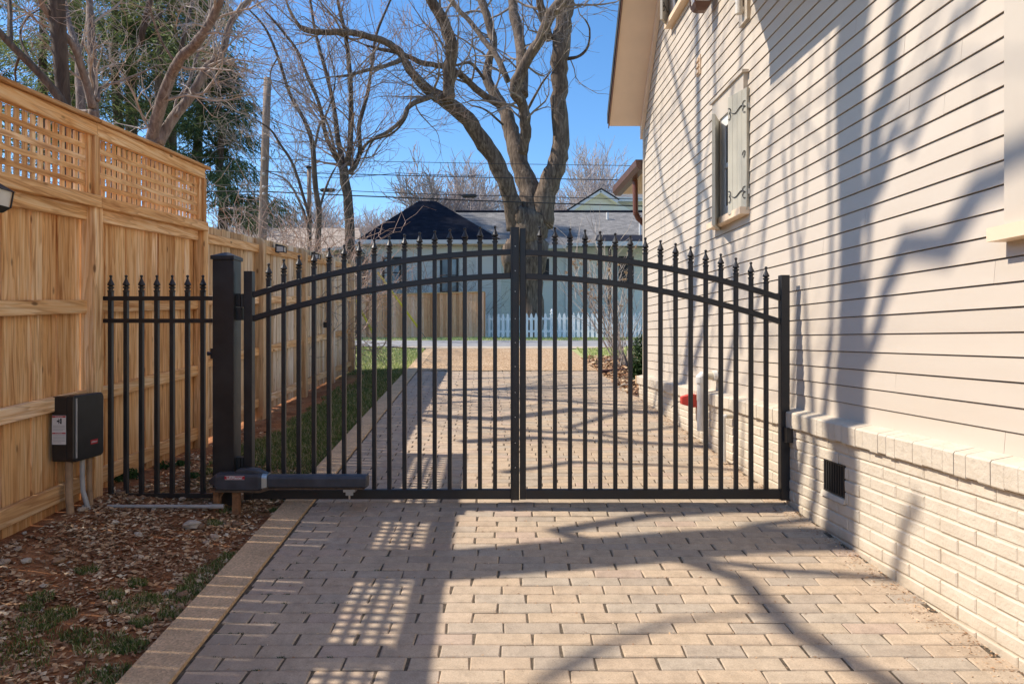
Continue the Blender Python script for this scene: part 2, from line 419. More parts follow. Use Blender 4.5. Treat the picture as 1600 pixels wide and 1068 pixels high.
M['twig_mid'] = simple('grey_brown_twigs', (0.27, 0.215, 0.175), 0.9, var=0.3)
M['twig_red'] = simple('russet_bud_twigs', (0.34, 0.23, 0.18), 0.9, var=0.3)
M['twig_brown'] = simple('brown_twigs', (0.15, 0.11, 0.085), 0.9, var=0.3)
M['haze_twig'] = simple('hazed_distant_twigs', (0.42, 0.36, 0.34), 0.9, var=0.2, scale=1)  # distance haze put into the twig colour
M['pole'] = bark('weathered_utility_pole', (0.14, 0.10, 0.08), (0.27, 0.20, 0.15), (0.36, 0.29, 0.23), (20, 20, 1), 0.3)
M['cable'] = simple('black_cable', (0.015, 0.015, 0.017), 0.6)
M['yellow'] = simple('yellow_plastic_guard', (0.75, 0.52, 0.03), 0.5, var=0.05)
def shingle(name, cols, sc_=(1, 1, 1)):
    t = NT(name); p = t.pos((1, 0.0, 1.35))
    mp = t.n('Mapping'); t.l(t.n('NewGeometry').outputs['Position'], mp.inputs[0])
    mp.inputs['Rotation'].default_value = (R(90), 0, 0)
    br = t.n('TexBrick'); br.inputs['Scale'].default_value = 4.0; br.inputs['Mortar Size'].default_value = 0.01
    br.inputs['Brick Width'].default_value = 0.9; br.inputs['Row Height'].default_value = 0.4
    br.inputs['Color1'].default_value = (*cols[0], 1); br.inputs['Color2'].default_value = (*cols[1], 1); br.inputs['Mortar'].default_value = (*cols[2], 1)
    t.l(mp.outputs[0], br.inputs['Vector'])
    n = t.noise(t.pos((1, 1, 4)), 2.2, 5, 0.7)
    c = t.mix(0.7, br.outputs[0], t.ramp(n, [(0.3, 0.6), (0.7, 1.3)]), 'MULTIPLY')
    return t.fin(c, 1.0, 0.0, 0.1)
M['shingle_shaded'] = shingle('shade_darkened_shingles', ((0.016, 0.018, 0.028), (0.026, 0.028, 0.040), (0.012, 0.012, 0.018)))  # same shingles as the main roof, with the hip's shade put into the colour
M['shingle_grey'] = shingle('weathered_grey_shingles', ((0.20, 0.195, 0.19), (0.27, 0.26, 0.25), (0.11, 0.105, 0.10)))
M['shingle_tan'] = shingle('tan_shingles', ((0.40, 0.33, 0.27), (0.46, 0.38, 0.31), (0.3, 0.24, 0.2)))
def bluesiding():
    t = NT('pale_blue_grey_siding'); sx = t.n('SeparateXYZ'); t.l(t.n('NewGeometry').outputs['Position'], sx.inputs[0])
    f = t.math('FRACT', t.math('MULTIPLY', sx.outputs[2], 6.0))
    c = t.mix(t.ramp(t.noise(t.pos(), 1.0, 3), [(0.3, 0.0), (0.7, 1.0)]), (0.74, 0.79, 0.78), (0.78, 0.82, 0.81))
    t.bump(f, 0.8, 0.05)
    return t.fin(c, 0.6)
M['blue_siding'] = bluesiding()
M['white'] = simple('white_paint', (0.74, 0.74, 0.72), 0.5, var=0.05, scale=3)
M['white_fence'] = simple('white_picket_paint', (0.92, 0.91, 0.89), 0.6, var=0.06, scale=3)
M['pvc'] = simple('white_pvc', (0.70, 0.68, 0.63), 0.4, var=0.06)
M['pvc_tan'] = simple('tan_painted_pvc', (0.62, 0.55, 0.42), 0.45, var=0.06)
M['conduit_grey'] = simple('grey_conduit', (0.40, 0.39, 0.38), 0.5, var=0.15)
M['conduit_soil'] = simple('soil_stained_conduit', (0.34, 0.22, 0.13), 0.7, var=0.3)
M['red'] = simple('red_plastic', (0.52, 0.045, 0.03), 0.45, var=0.12)
M['brown_metal'] = simple('brown_aluminium', (0.13, 0.062, 0.04), 0.4, var=0.12)
M['roof_black'] = simple('dark_roof_edge', (0.03, 0.03, 0.032), 0.8)
M['copper'] = simple('brown_downspout_paint', (0.17, 0.055, 0.028), 0.4, var=0.1)
M['sticker'] = simple('white_sticker', (0.66, 0.65, 0.64), 0.5, var=0.02)
M['sticker_red'] = simple('red_sticker_ink', (0.42, 0.02, 0.03), 0.5, var=0.03)
M['ink'] = simple('black_ink', (0.02, 0.02, 0.02), 0.6)
M['ink_grey'] = simple('grey_print', (0.33, 0.33, 0.33), 0.6)
def glass(name, col, rough=0.05):
    t = NT(name); t.b.inputs['Base Color'].default_value = (*col, 1)
    c = t.ramp(t.noise(t.pos(), 1.3, 2), [(0.3, [k*0.6 for k in col]), (0.7, [k*1.4 for k in col])])
    return t.fin(c, rough, 0.0, 1.0)
M['glass'] = glass('window_glass', (0.04, 0.045, 0.05))
M['glass_blue'] = glass('window_glass_sky', (0.20, 0.26, 0.30))
M['lamp_glass'] = simple('frosted_lamp_glass', (0.62, 0.58, 0.52), 0.25, var=0.05)
M['orange_brick'] = simple('unpainted_brick', (0.55, 0.36, 0.18), 0.85, var=0.2)
M['rust_timber'] = simple('rusty_brown_edging', (0.09, 0.035, 0.025), 0.7, var=0.2)

# ------------------------------------------------------------------ terrain
KN = [(-300, -1.2), (-30, -1.1), (-12, -0.85), (-8, -0.62), (14.6, 1.149), (15.6, 1.215), (21, 1.38), (27, 1.496), (60, 1.8), (300, 3.0), (1500, 6.0)]
def g0(y):
    for i in range(len(KN)-1):
        if y <= KN[i+1][0]:
            a, b = KN[i], KN[i+1]; t = (y-a[0])/(b[0]-a[0]); return a[1]+(b[1]-a[1])*t
    return KN[-1][1]
def sm(a, b, x):
    t = max(0.0, min(1.0, (x-a)/(b-a))); return t*t*(3-2*t)
def EDGE(y): return -1.30 - 0.041*y            # outer edge of the concrete strip
def WALL(y, off=0.0): return 2.05 - 0.041*y - off   # siding plane, off outwards
def FX(y, off=0.0): return -2.60 - 0.008*y - off    # wooden fence, face of its posts
def gh(x, y):
    z = g0(y)
    left = sm(EDGE(y)-0.15, -2.5, x) if False else max(0.0, min(1.0, (EDGE(y)-0.05-x)/1.1))
    z += 0.085*left*sm(7.0, 4.5, y)*1.0 - 0.04*left*sm(8.0, 11.0, y)*sm(14.5, 12.0, y)
    if x < EDGE(y): z -= 0.012
    return z
def near_noise(x, y):
    return 0.012*noise.noise(Vector((x*3, y*3, 0)))+0.006*noise.noise(Vector((x*11, y*11, 3)))
def axis(parts):
    out = []
    for a, b, st in parts:
        n = max(1, int(round((b-a)/st)))
        out += [a+(b-a)*i/n for i in range(n)]
    out.append(parts[-1][1]); return out
xs = axis([(-900,-100,200), (-100,-20,16), (-20,-4,1.0), (-4,-1.2,0.08), (-1.2,2.4,0.3), (2.4,20,1.5), (20,100,16), (100,900,200)])
ys = axis([(-300,-10,60), (-10,1.4,0.8), (1.4,7,0.08), (7,30,0.3), (30,60,3), (60,300,40), (300,1500,300)])
m = MB()
for y in ys:
    for x in xs:
        z = gh(x, y)
        q = x + 0.041*y
        if -1.22 < q < 2.4 and -4 < y < 11.45: z -= 0.06
        elif x < EDGE(y) and y < 15: z += near_noise(x, y) - 0.004
        m.v.append((x, y, z-0.004))
nx = len(xs)
for j in range(len(ys)-1):
    for i in range(nx-1):
        a = j*nx+i; m.face((a, a+1, a+nx+1, a+nx))
m.build('ground', M['ground'], kind='structure', smooth=True)

def strip(name, mat, y0, y1, xl, xr, dz, step=0.6, kind='structure', skirt=0.0):
    m = MB(); n = max(1, int((y1-y0)/step))
    for i in range(n+1):
        y = y0+(y1-y0)*i/n
        m.v += [(xl(y), y, g0(y)+dz), (xr(y), y, g0(y)+dz)]
        if skirt: m.v += [(xl(y), y, g0(y)+dz-skirt), (xr(y), y, g0(y)+dz-skirt)]
    k = 4 if skirt else 2
    for i in range(n):
        a = i*k; b = a+k
        m.face((a, a+1, b+1, b))
        if skirt: m.face((a+2, a, b, b+2)); m.face((a+1, a+3, b+3, b+1))
    if skirt:
        m.face((0, 2, 3, 1)); e = n*k; m.face((e, e+1, e+3, e+2))
    return m.build(name, mat, kind=kind)
# road and the sheets in front of it
strip('road', M['asphalt'], 16.4, 21.0, lambda y: -60, lambda y: 60, 0.01, 0.5)
strip('driveway_apron', M['concrete'], 15.45, 16.395, lambda y: -2.1-(y-15.45)*0.9, lambda y: 1.75+(y-15.45)*0.9, 0.014, 0.2)
strip('gravel_strip', M['gravel'], 11.35, 15.45, lambda y: EDGE(y)+0.19, lambda y: 1.975-0.041*y-0.05, 0.010, 0.4)
strip('joint_soil', M['joint'], -4, 11.34, lambda y: EDGE(y)+0.17, lambda y: 2.08-0.041*y, -0.0055, 0.5)
# mulch bed beyond the house corner
m = MB()
rng = random.Random(5)
gx = 22; gy = 24
for j in range(gy+1):
    y = 8.74+(13.4-8.74)*j/gy
    for i in range(gx+1):
        x0 = 1.975-0.041*y-0.04; x = x0 + 2.4*i/gx
        edge = min(i/3, 1)*min((gx-i)/3, 1)*min((gy-j)/3, 1)
        m.v.append((x, y, g0(y)+0.006+edge*(0.05+0.04*noise.noise(Vector((x*7, y*7, 1))))))
for j in range(gy):
    for i in range(gx):
        a = j*(gx+1)+i; m.face((a, a+1, a+gx+2, a+gx+1))
m.build('mulch_bed', M['mulch'], kind='structure', smooth=True)
# concrete edging strip
strip('edging_strip', M['aggregate'], -4, 15.44, lambda y: EDGE(y), lambda y: EDGE(y)+0.185, 0.012, 0.5, skirt=0.1)

# pavers: every one modelled
rng = random.Random(11)
m = MB(); PW, PR, G = 0.236, 0.0885, 0.0029
row = 0; y = -1.2
while y < 11.3:
    off = (0.0 if row % 2 else PW/2) + rng.uniform(-0.014, 0.014)
    q = -1.105 - PW + off
    while q < 1.99:
        q0 = max(q, -1.105); q1 = min(q+PW, 1.985)
        if q1-q0 > 0.04:
            m.cur = rng.random()
            gj = G+rng.uniform(-0.001, 0.0015)
            sxx = -0.041*(y+PR/2)
            xa, xb = q0+gj+sxx, q1-gj+sxx; ya, yb = y+gj*0.8, y+PR-gj*0.8
            jit = [rng.uniform(-0.004, 0.004) for _ in range(4)]
            hz = rng.uniform(-0.002, 0.002)
            tz = [hz+rng.uniform(-0.0012, 0.0012) for _ in range(4)]
            pts = [(xa+jit[0], ya), (xb+jit[1], ya), (xb+jit[2], yb), (xa+jit[3], yb)]
            n = len(m.v); c = 0.005
            for (x_, y_) in pts: m.v.append((x_, y_, g0(y_)-0.03))
            for k, (x_, y_) in enumerate(pts): m.v.append((x_, y_, g0(y_)+tz[k]-c))
            sg = ((1,1),(-1,1),(-1,-1),(1,-1))
            for k, (x_, y_) in enumerate(pts): m.v.append((x_+sg[k][0]*c, y_+sg[k][1]*c, g0(y_)+tz[k]))
            for k in range(4):
                l = (k+1) % 4
                m.face((n+k, n+l, n+4+l, n+4+k)); m.face((n+4+k, n+4+l, n+8+l, n+8+k))
            m.face((n+8, n+9, n+10, n+11))
        q += PW
    y += PR; row += 1
m.build('driveway', M['paver'], kind='structure')

# ------------------------------------------------------------------ the cream house on the right
UF = 8.69                                   # far corner
def Wp(u, off, z): return (WALL(u, off), u, CH+z)
house = thing('house', 'cream clapboard house with painted brick foundation beside the brick driveway', 'house', (WALL(4), 4, g0(4)))
roofl = [(8.75, 2.73), (7.75, 4.1), (3.5, 7.9), (-0.75, 4.1), (-1.75, 2.73)]
def umax(z):
    if z <= 2.73: return UF
    if z <= 4.1: return min(UF, 8.75-(z-2.73)/1.37)
    return 7.75-(z-4.1)*4.25/3.8
def umin(z):
    if z <= 2.73: return -2.0
    if z <= 4.1: return -1.75+(z-2.73)/1.37
    return -0.75+(z-4.1)*4.25/3.8
LEDGE = -0.465
m = MB(); rng = random.Random(3); P = 0.0967; z = LEDGE+0.012
while z < 7.6:
    a, b = umin(z+P), umax(z+P)
    if b-a < 0.2: break
    cuts = [a]; u = a+rng.uniform(1.0, 3.4)
    while u < b-0.4: cuts.append(u); u += rng.uniform(2.4, 3.7)
    cuts.append(b)
    for k in range(len(cuts)-1):
        m.cur = rng.random(); u0, u1 = cuts[k], cuts[k+1]-0.0015
        o0 = 0.0115+rng.uniform(-0.0006, 0.0006); o1 = 0.004; zj = z+rng.uniform(-0.0008, 0.0008); zt_ = z+P-0.005
        A = Wp(u0, o0, zj); B = Wp(u1, o0, zj); Cc = Wp(u1, o1, zt_); D = Wp(u0, o1, zt_)
        m.quad(A, D, Cc, B)
        m.quad(Wp(u0, -0.016, zj), A, B, Wp(u1, -0.016, zj)); m.quad(D, Wp(u0, -0.016, zt_), Wp(u1, -0.016, zt_), Cc)
        m.quad(Wp(u0, -0.016, zj), Wp(u0, -0.016, zt_), D, A); m.quad(B, Cc, Wp(u1, -0.016, zt_), Wp(u1, -0.016, zj))
    z += P
m.build('lap_siding', M['siding'], house)
# shell behind the siding
m = MB()
m.prism([Wp(-1.95, -0.018, -1.6), Wp(8.66, -0.018, -1.6), Wp(8.66, -0.018, 2.7), Wp(7.7, -0.018, 4.05), Wp(3.5, -0.018, 7.8), Wp(-0.7, -0.018, 4.05), Wp(-1.7, -0.018, 2.7)], (9, 0, 0))
m.build('wall', M['trim'], house)
m = MB(); m.hexa([Wp(8.66, 0.024, LEDGE+0.02), Wp(8.66, -0.08, LEDGE+0.02), Wp(8.72, -0.08, LEDGE+0.02), Wp(8.72, 0.024, LEDGE+0.02),
                  Wp(8.66, 0.024, 2.72), Wp(8.66, -0.08, 2.72), Wp(8.72, -0.08, 2.72), Wp(8.72, 0.024, 2.72)])
m.build('corner_board', M['trim'], house)
# roof with overhanging rake
m = MB()
for k in range(4):
    (u0, z0), (u1, z1) = roofl[k], roofl[k+1]
    for (oa, ob, dz0, dz1) in ((0.47, -9.5, 0.03, 0.16),):
        m.hexa([Wp(u0, oa, z0+dz0), Wp(u0, ob, z0+dz0), Wp(u1, ob, z1+dz0), Wp(u1, oa, z1+dz0),
                Wp(u0+0.02, oa, z0+dz1), Wp(u0+0.02, ob, z0+dz1), Wp(u1+0.02, ob, z1+dz1), Wp(u1+0.02, oa, z1+dz1)])
rf = m.build('roof', M['roof_black'], house)
m = MB()
for k in range(4):
    (u0, z0), (u1, z1) = roofl[k], roofl[k+1]
    m.hexa([Wp(u0, 0.445, z0), Wp(u0, 0.02, z0), Wp(u1, 0.02, z1), Wp(u1, 0.445, z1),
            Wp(u0, 0.445, z0+0.028), Wp(u0, 0.02, z0+0.028), Wp(u1, 0.02, z1+0.028), Wp(u1, 0.445, z1+0.028)])
m.build('soffit', M['trim_tan'], rf)
m = MB()
for k in range(4):
    (u0, z0), (u1, z1) = roofl[k], roofl[k+1]
    m.hexa([Wp(u0, 0.458, z0-0.03), Wp(u0, 0.447, z0-0.03), Wp(u1, 0.447, z1-0.03), Wp(u1, 0.458, z1-0.03),
            Wp(u0, 0.458, z0+0.13), Wp(u0, 0.447, z0+0.13), Wp(u1, 0.447, z1+0.13), Wp(u1, 0.458, z1+0.13)])
m.build('fascia', M['brown_metal'], rf)
m = MB()
for k in range(4):
    (u0, z0), (u1, z1) = roofl[k], roofl[k+1]
    m.hexa([Wp(u0, 0.05, z0-0.17), Wp(u0, 0.012, z0-0.17), Wp(u1, 0.012, z1-0.17), Wp(u1, 0.05, z1-0.17),
            Wp(u0, 0.05, z0-0.002), Wp(u0, 0.012, z0-0.002), Wp(u1, 0.012, z1-0.002), Wp(u1, 0.05, z1-0.002)])
m.build('frieze_board', M['trim_tan'], rf)
# upper bay whose underside hangs just above
m = MB()
prof = [(2.9, 2.63), (4.94, 2.63), (4.94, 2.86), (5.62, 4.0), (5.62, 4.8), (2.9, 4.8)]
m.prism([Wp(u, -0.01, z) for u, z in prof], (-0.77, 0, 0))
m.build('upper_bay', M['trim'], house)
# brick foundation
m = MB(); rng = random.Random(8)
BL, BH = 0.214, 0.068
zt = LEDGE-0.098
z = zt; course = 0
m.cur = 0.5
m.hexa([Wp(-2, 0.067, -1.75), Wp(-2, 0, -1.75), Wp(8.72, 0, -1.75), Wp(8.72, 0.067, -1.75), Wp(-2, 0.067, zt), Wp(-2, 0, zt), Wp(8.72, 0, zt), Wp(8.72, 0.067, zt)])
VENT = (3.74, 3.975, -0.872, -0.690)
def brick(u0, u1, z0, z1, of, c=0.004):
    n = len(m.v)
    j = [rng.uniform(-0.0015, 0.0015) for _ in range(4)]
    ring0 = [(u0, z0), (u1, z0), (u1, z1), (u0, z1)]
    sg = ((1,1),(-1,1),(-1,-1),(1,-1))
    for (u, zz) in ring0: m.v.append(Wp(u, 0.06, zz))
    for (u, zz) in ring0: m.v.append(Wp(u, of-c*0.8, zz))
    for k, (u, zz) in enumerate(ring0): m.v.append(Wp(u+sg[k][0]*c, of+j[k]*0.6, zz+sg[k][1]*c))
    for k in range(4):
        l = (k+1) % 4
        m.face((n+k, n+4+k, n+4+l, n+l)); m.face((n+4+k, n+8+k, n+8+l, n+4+l))
    m.face((n+8, n+11, n+10, n+9))
while z > -1.72:
    u = -1.0 + (BL/2 if course % 2 else 0)
    z1 = z; z0 = z-BH
    while u < 8.70:
        u1 = min(u+BL, 8.715); m.cur = rng.random()
        a, b = u+0.0012+rng.uniform(0, 0.001), u1-0.0012
        if z0 < VENT[3]-0.01 and z1 > VENT[2]+0.01 and b > VENT[0] and a < VENT[1]:
            if a < VENT[0]-0.03: brick(a, VENT[0], z0+0.004, z1-0.004, 0.0755)
            if b > VENT[1]+0.03: brick(VENT[1], b, z0+0.004, z1-0.004, 0.0755)
        elif b-a > 0.03:
            brick(a, b, z0+0.004+rng.uniform(-0.0012, 0.0012), z1-0.004+rng.uniform(-0.0012, 0.0012), 0.0735+rng.uniform(-0.0022, 0.0022), 0.0055)
        u += BL
    z -= BH; course += 1
fd = m.build('brick_foundation', M['pbrick'], house)
# rowlock ledge on top
m = MB(); u = -1.0
while u < 8.72:
    u1 = min(u+0.0685, 8.735); m.cur = rng.random(); a, b = u+0.0011, u1-0.0011; d = rng.uniform(-0.0014, 0.0014)
    o = 0.099+d; zb = LEDGE-0.098+rng.uniform(-0.005, 0.003)
    top = LEDGE+d*0.5
    pr = [(0.0, zb), (o-0.003, zb), (o, zb+0.005), (o+0.001, top-0.008), (o-0.006, top), (0.0, top+0.018)]
    n = len(m.v)
    for uu in (a, b):
        for (of, zz) in pr: m.v.append(Wp(uu, of, zz))
    k = len(pr)
    for i in range(k):
        j = (i+1) % k; m.face((n+i, n+k+i, n+k+j, n+j))
    m.face([n+i for i in range(k)]); m.face([n+k+i for i in range(k)][::-1])
    u = u1
m.cur = 0.3
m.hexa([Wp(-1, 0.0935, LEDGE-0.093), Wp(-1, 0, LEDGE-0.093), Wp(8.73, 0, LEDGE-0.093), Wp(8.73, 0.0935, LEDGE-0.093),
        Wp(-1, 0.0935, LEDGE-0.006), Wp(-1, 0, LEDGE+0.015), Wp(8.73, 0, LEDGE+0.015), Wp(8.73, 0.0935, LEDGE-0.006)])
m.build('brick_ledge', M['pbrick'], house)
# unpainted ledge end
m = MB()
for k in range(3): m.box(WALL(8.8, 0.10)+0.0+k*0.075, WALL(8.8, 0.10)+0.07+k*0.075, 8.735, 8.80, CH+LEDGE-0.10, CH+LEDGE)
m.build('ledge_end', M['orange_brick'], house)
# foundation vent
u0, u1, z0, z1 = VENT
m = MB(); m.hexa([Wp(u0, 0.069, z0), Wp(u0, 0.05, z0), Wp(u1, 0.05, z0), Wp(u1, 0.069, z0), Wp(u0, 0.069, z1), Wp(u0, 0.05, z1), Wp(u1, 0.05, z1), Wp(u1, 0.069, z1)])
vt = m.build('foundation_vent', M['ink'], house)
m = MB(); n = 9
for k in range(n):
    uu = u0+0.012+(u1-u0-0.024)*k/(n-1)
    m.bar(Wp(uu, 0.072, z0+0.004), Wp(uu, 0.072, z1-0.004), 0.008, 0.006, (1, 0, 0))
m.bar(Wp(u0+0.004, 0.071, z0+0.006), Wp(u1-0.004, 0.071, z0+0.006), 0.008, 0.008); m.bar(Wp(u0+0.004, 0.071, z1-0.006), Wp(u1-0.004, 0.071, z1-0.006), 0.008, 0.008)
m.build('grille', M['iron'], vt)
# sill under the vent
m = MB(); m.hexa([Wp(u0-0.01, 0.088, z0-0.03), Wp(u0-0.01, 0.05, z0-0.03), Wp(u1+0.01, 0.05, z0-0.03), Wp(u1+0.01, 0.088, z0-0.03),
                  Wp(u0-0.01, 0.08, z0-0.004), Wp(u0-0.01, 0.05, z0), Wp(u1+0.01, 0.05, z0), Wp(u1+0.01, 0.08, z0-0.004)])
m.build('vent_sill', M['pbrick'], house)

def wbox(m, u0, u1, o0, o1, z0, z1):
    m.hexa([Wp(u0, o1, z0), Wp(u0, o0, z0), Wp(u1, o0, z0), Wp(u1, o1, z0), Wp(u0, o1, z1), Wp(u0, o0, z1), Wp(u1, o0, z1), Wp(u1, o1, z1)])
def window(u0, u1, z0, z1, label, t=0.10, head=True, f=0.045):
    m = MB()
    wbox(m, u0, u0+t, 0.003, 0.042, z0, z1); wbox(m, u1-t, u1, 0.003, 0.042, z0, z1)
    wbox(m, u0, u1, 0.003, 0.044, z1, z1+t); wbox(m, u0-0.02, u1+0.02, 0.003, 0.062, z1+t, z1+t+0.022)
    wn = m.build('window', M['trim'], house); wn['label'] = label
    m = MB(); wbox(m, u0-0.035, u1+0.035, 0.003, 0.085, z0-0.055, z0-0.001); m.build('sill', M['trim_tan'], wn)
    m = MB()
    wbox(m, u0+t, u0+t+f, 0.004, 0.030, z0, z1); wbox(m, u1-t-f, u1-t, 0.004, 0.030, z0, z1)
    wbox(m, u0+t+f, u1-t-f, 0.004, 0.030, z0, z0+f); wbox(m, u0+t+f, u1-t-f, 0.004, 0.030, z1-f, z1)
    zm = (z0+z1)/2; wbox(m, u0+t+f, u1-t-f, 0.004, 0.034, zm-0.018, zm+0.018)
    m.build('sash', M['white'], wn)
    m = MB(); wbox(m, u0+t+f, u1-t-f, 0.018, 0.022, z0+f, z1-f); m.build('pane', M['glass'], wn)
    return wn
window(5.28, 6.0, 1.02, 1.87, 'small sash window between two sage green board shutters', 0.19, f=0.09)
window(6.80, 7.40, 3.43, 4.3, 'upper window cut off by the top of the picture')
window(1.60, 2.636, 0.435, 2.1, 'window with wide cream casing at the near end of the wall', 0.11)

def shutter(p0, p1, z0, z1, label, hinge_side, straps=True):
    """a board shutter standing off the wall from p0 (x,y) to p1"""
    a = Vector((*p0, 0)); b = Vector((*p1, 0)); t = (b-a).normalized(); nrm = Vector((-t.y, t.x, 0))
    if nrm.y > 0: nrm = -nrm                # outer face looks back along the drive
    L = (b-a).length; m = MB(); n = 4
    for k in range(n):
        m.cur = k/n
        s0 = a+t*(L*k/n+0.0012); s1 = a+t*(L*(k+1)/n-0.0012); c = (s0+s1)/2
        m.bar((s0.x, s0.y, CH+(z0+z1)/2), (s1.x, s1.y, CH+(z0+z1)/2), 0.026, z1-z0, (0,0,1), 0.002)
    sh = m.build('shutter', M['shutter'], house); sh['label'] = label
    for zz in ((z0+0.14, z1-0.14) if straps else ()):
        m = MB(); pts = []
        for k in range(15):
            f = k/14; wv = 0.018*math.sin(f*7.5)
            q = a+t*(L*(0.06+0.86*f)) + nrm*0.018; pts.append((q.x, q.y, CH+zz+wv))
        m.tube(pts, [0.0045-0.002*k/14 for k in range(15)], 5)
        for s_ in (-1, 1):                       # curled fork at the free end and one at the hinge
            for (f0, dr) in ((0.92, -1), (0.1, 1)):
                pts = []
                for k in range(8):
                    an = k/7*3.6; q = a+t*(L*f0+dr*0.022*math.sin(an)) + nrm*0.018
                    pts.append((q.x, q.y, CH+zz+s_*(0.028-0.028*math.cos(an))*0.8))
                m.tube(pts, 0.0030, 5)
        m.build('strap_hinge', M['iron'], sh)
    m = MB(); pts = []
    for k in range(12):
        an = k/11*5.0; q = a+t*(L*0.13+0.016*math.cos(an)) + nrm*0.018
        pts.append((q.x, q.y, CH+(z0+z1)/2-0.04+0.03*math.sin(an*0.8)))
    m.tube(pts, 0.003, 5)
    if straps: m.build('hold_back', M['iron'], sh)
    for zz in (z0+0.14, z1-0.14):
        m = MB(); q = b if hinge_side == 1 else a
        m.box(q.x-0.005, WALL(q.y, -0.0), q.y-0.012, q.y+0.012, CH+zz-0.02, CH+zz+0.02)
        m.build('hinge_arm', M['zinc'], sh)
    return sh
shutter((WALL(5.26, 0.02), 5.245), (WALL(5.47, 0.085), 5.47), 0.995, 1.935, 'sage green board shutter swung half open over the window', 0)
sh2 = shutter((1.668, 5.65), (1.79, 5.90), 0.945, 1.865, 'sage green board shutter seen edge-on at the far side of the window', 1, False)
sh3 = shutter((WALL(7.3, 0.16), 7.28), (WALL(7.44, 0.03), 7.45), 3.41, 4.3, 'dark edge-on shutter at the upper window', 1)

def wthing(name, label, cat, mat, fn, **kw):
    m = MB(); fn(m); o = m.build(name, mat); return tag(o, label, cat, **kw)
# wall plate and vent, fixed to the house
m = MB(); wbox(m, 5.23, 5.40, 0.003, 0.035, 2.46, 2.95); wp = m.build('mounting_block', M['trim'], house)
m = MB(); m.tube([Wp(5.31, 0.036, 2.56), Wp(5.31, 0.075, 2.56)], 0.03, 12); m.tube([Wp(5.31, 0.066, 2.53), Wp(5.31, 0.066, 2.80)], 0.028, 12); m.build('outlet_box', M['pvc'], wp)
m = MB(); wbox(m, 6.42, 6.52, 0.003, 0.022, 2.50, 2.68)
for k in range(3): wbox(m, 6.43, 6.51, 0.02, 0.036, 2.515+k*0.055, 2.54+k*0.055)
m.build('wall_vent', M['trim_tan'], house)
# lantern, fixed to the wall
lt = thing('wall_lantern', 'brown metal wall lantern with only its base showing at the top of the siding', 'lantern', Wp(6.0, 0.1, 2.9))
m = MB()
c = Vector(Wp(6.05, 0.13, 2.92))
def ringbox(m, c, w0, w1, z0, z1):
    m.hexa([(c.x-w0, c.y-w0, c.z+z0), (c.x+w0, c.y-w0, c.z+z0), (c.x+w0, c.y+w0, c.z+z0), (c.x-w0, c.y+w0, c.z+z0),
            (c.x-w1, c.y-w1, c.z+z1), (c.x+w1, c.y-w1, c.z+z1), (c.x+w1, c.y+w1, c.z+z1), (c.x-w1, c.y+w1, c.z+z1)])
ringbox(m, c, 0.055, 0.075, 0, 0.04); ringbox(m, c, 0.03, 0.055, -0.02, -0.001)
m.build('base', M['brown_metal'], lt)
m = MB()
for sx_ in (-1, 1):
    for sy_ in (-1, 1): m.bar((c.x+sx_*0.068, c.y+sy_*0.068, c.z+0.04), (c.x+sx_*0.09, c.y+sy_*0.09, c.z+0.30), 0.01, 0.01, (1, 0, 0))
ringbox(m, c, 0.11, 0.02, 0.30, 0.42); m.bar((c.x, c.y, c.z+0.36), Wp(6.05, 0.0, 3.28), 0.02, 0.03); m.build('cage', M['brown_metal'], lt)
m = MB(); ringbox(m, c, 0.062, 0.082, 0.041, 0.299); m.build('glass', M['lamp_glass'], lt)
m = MB(); wbox(m, 5.72, 5.80, 0.003, 0.03, 3.0-0.06, 3.3); m.build('wall_bracket', M['brown_metal'], house)

# porch eave past the corner
m = MB()
def X2(u, o): return 2.02-0.041*u-o
m.hexa([(X2(8.75, -0.0)+0.05, 8.75, CH+2.19), (4.5, 8.75, CH+2.19), (4.5, 10.30, CH+2.19), (X2(10.3, 0)+0.05, 10.30, CH+2.19),
        (X2(8.75, 0)+0.05, 8.75, CH+2.27), (4.5, 8.75, CH+3.2), (4.5, 10.30, CH+3.2), (X2(10.3, 0)+0.05, 10.30, CH+2.27)])
pr_ = m.build('porch_roof', M['trim_tan'], house)
m = MB(); m.prism([(X2(8.74, 0)+0.05, 8.74, CH+2.17), (X2(8.74, 0)-0.03, 8.74, CH+2.17), (X2(8.74, 0)-0.07, 8.74, CH+2.22), (X2(8.74, 0)-0.08, 8.74, CH+2.30), (X2(8.74, 0)+0.05, 8.74, CH+2.30)], (-0.065, 1.60, 0))
m.build('gutter', M['brown_metal'], pr_)
m = MB(); xg = 1.685
m.tube([(xg, 9.35, CH+2.18), (xg+0.005, 9.35, CH+1.90), (xg+0.01, 9.36, CH+1.74), (xg+0.05, 9.38, CH+1.66), (xg+0.12, 9.40, CH+1.60), (xg+0.30, 9.45, CH+1.56)], 0.038, 10)
for k in range(6):
    f = k/5; m.lathe((xg+0.012+0.10*f, 9.37+0.02*f, CH+1.73-0.125*f), [(0.041, -0.006), (0.045, 0), (0.041, 0.006)], 10, (0.6, 0.1, -0.8))
m.build('downspout', M['copper'], house)

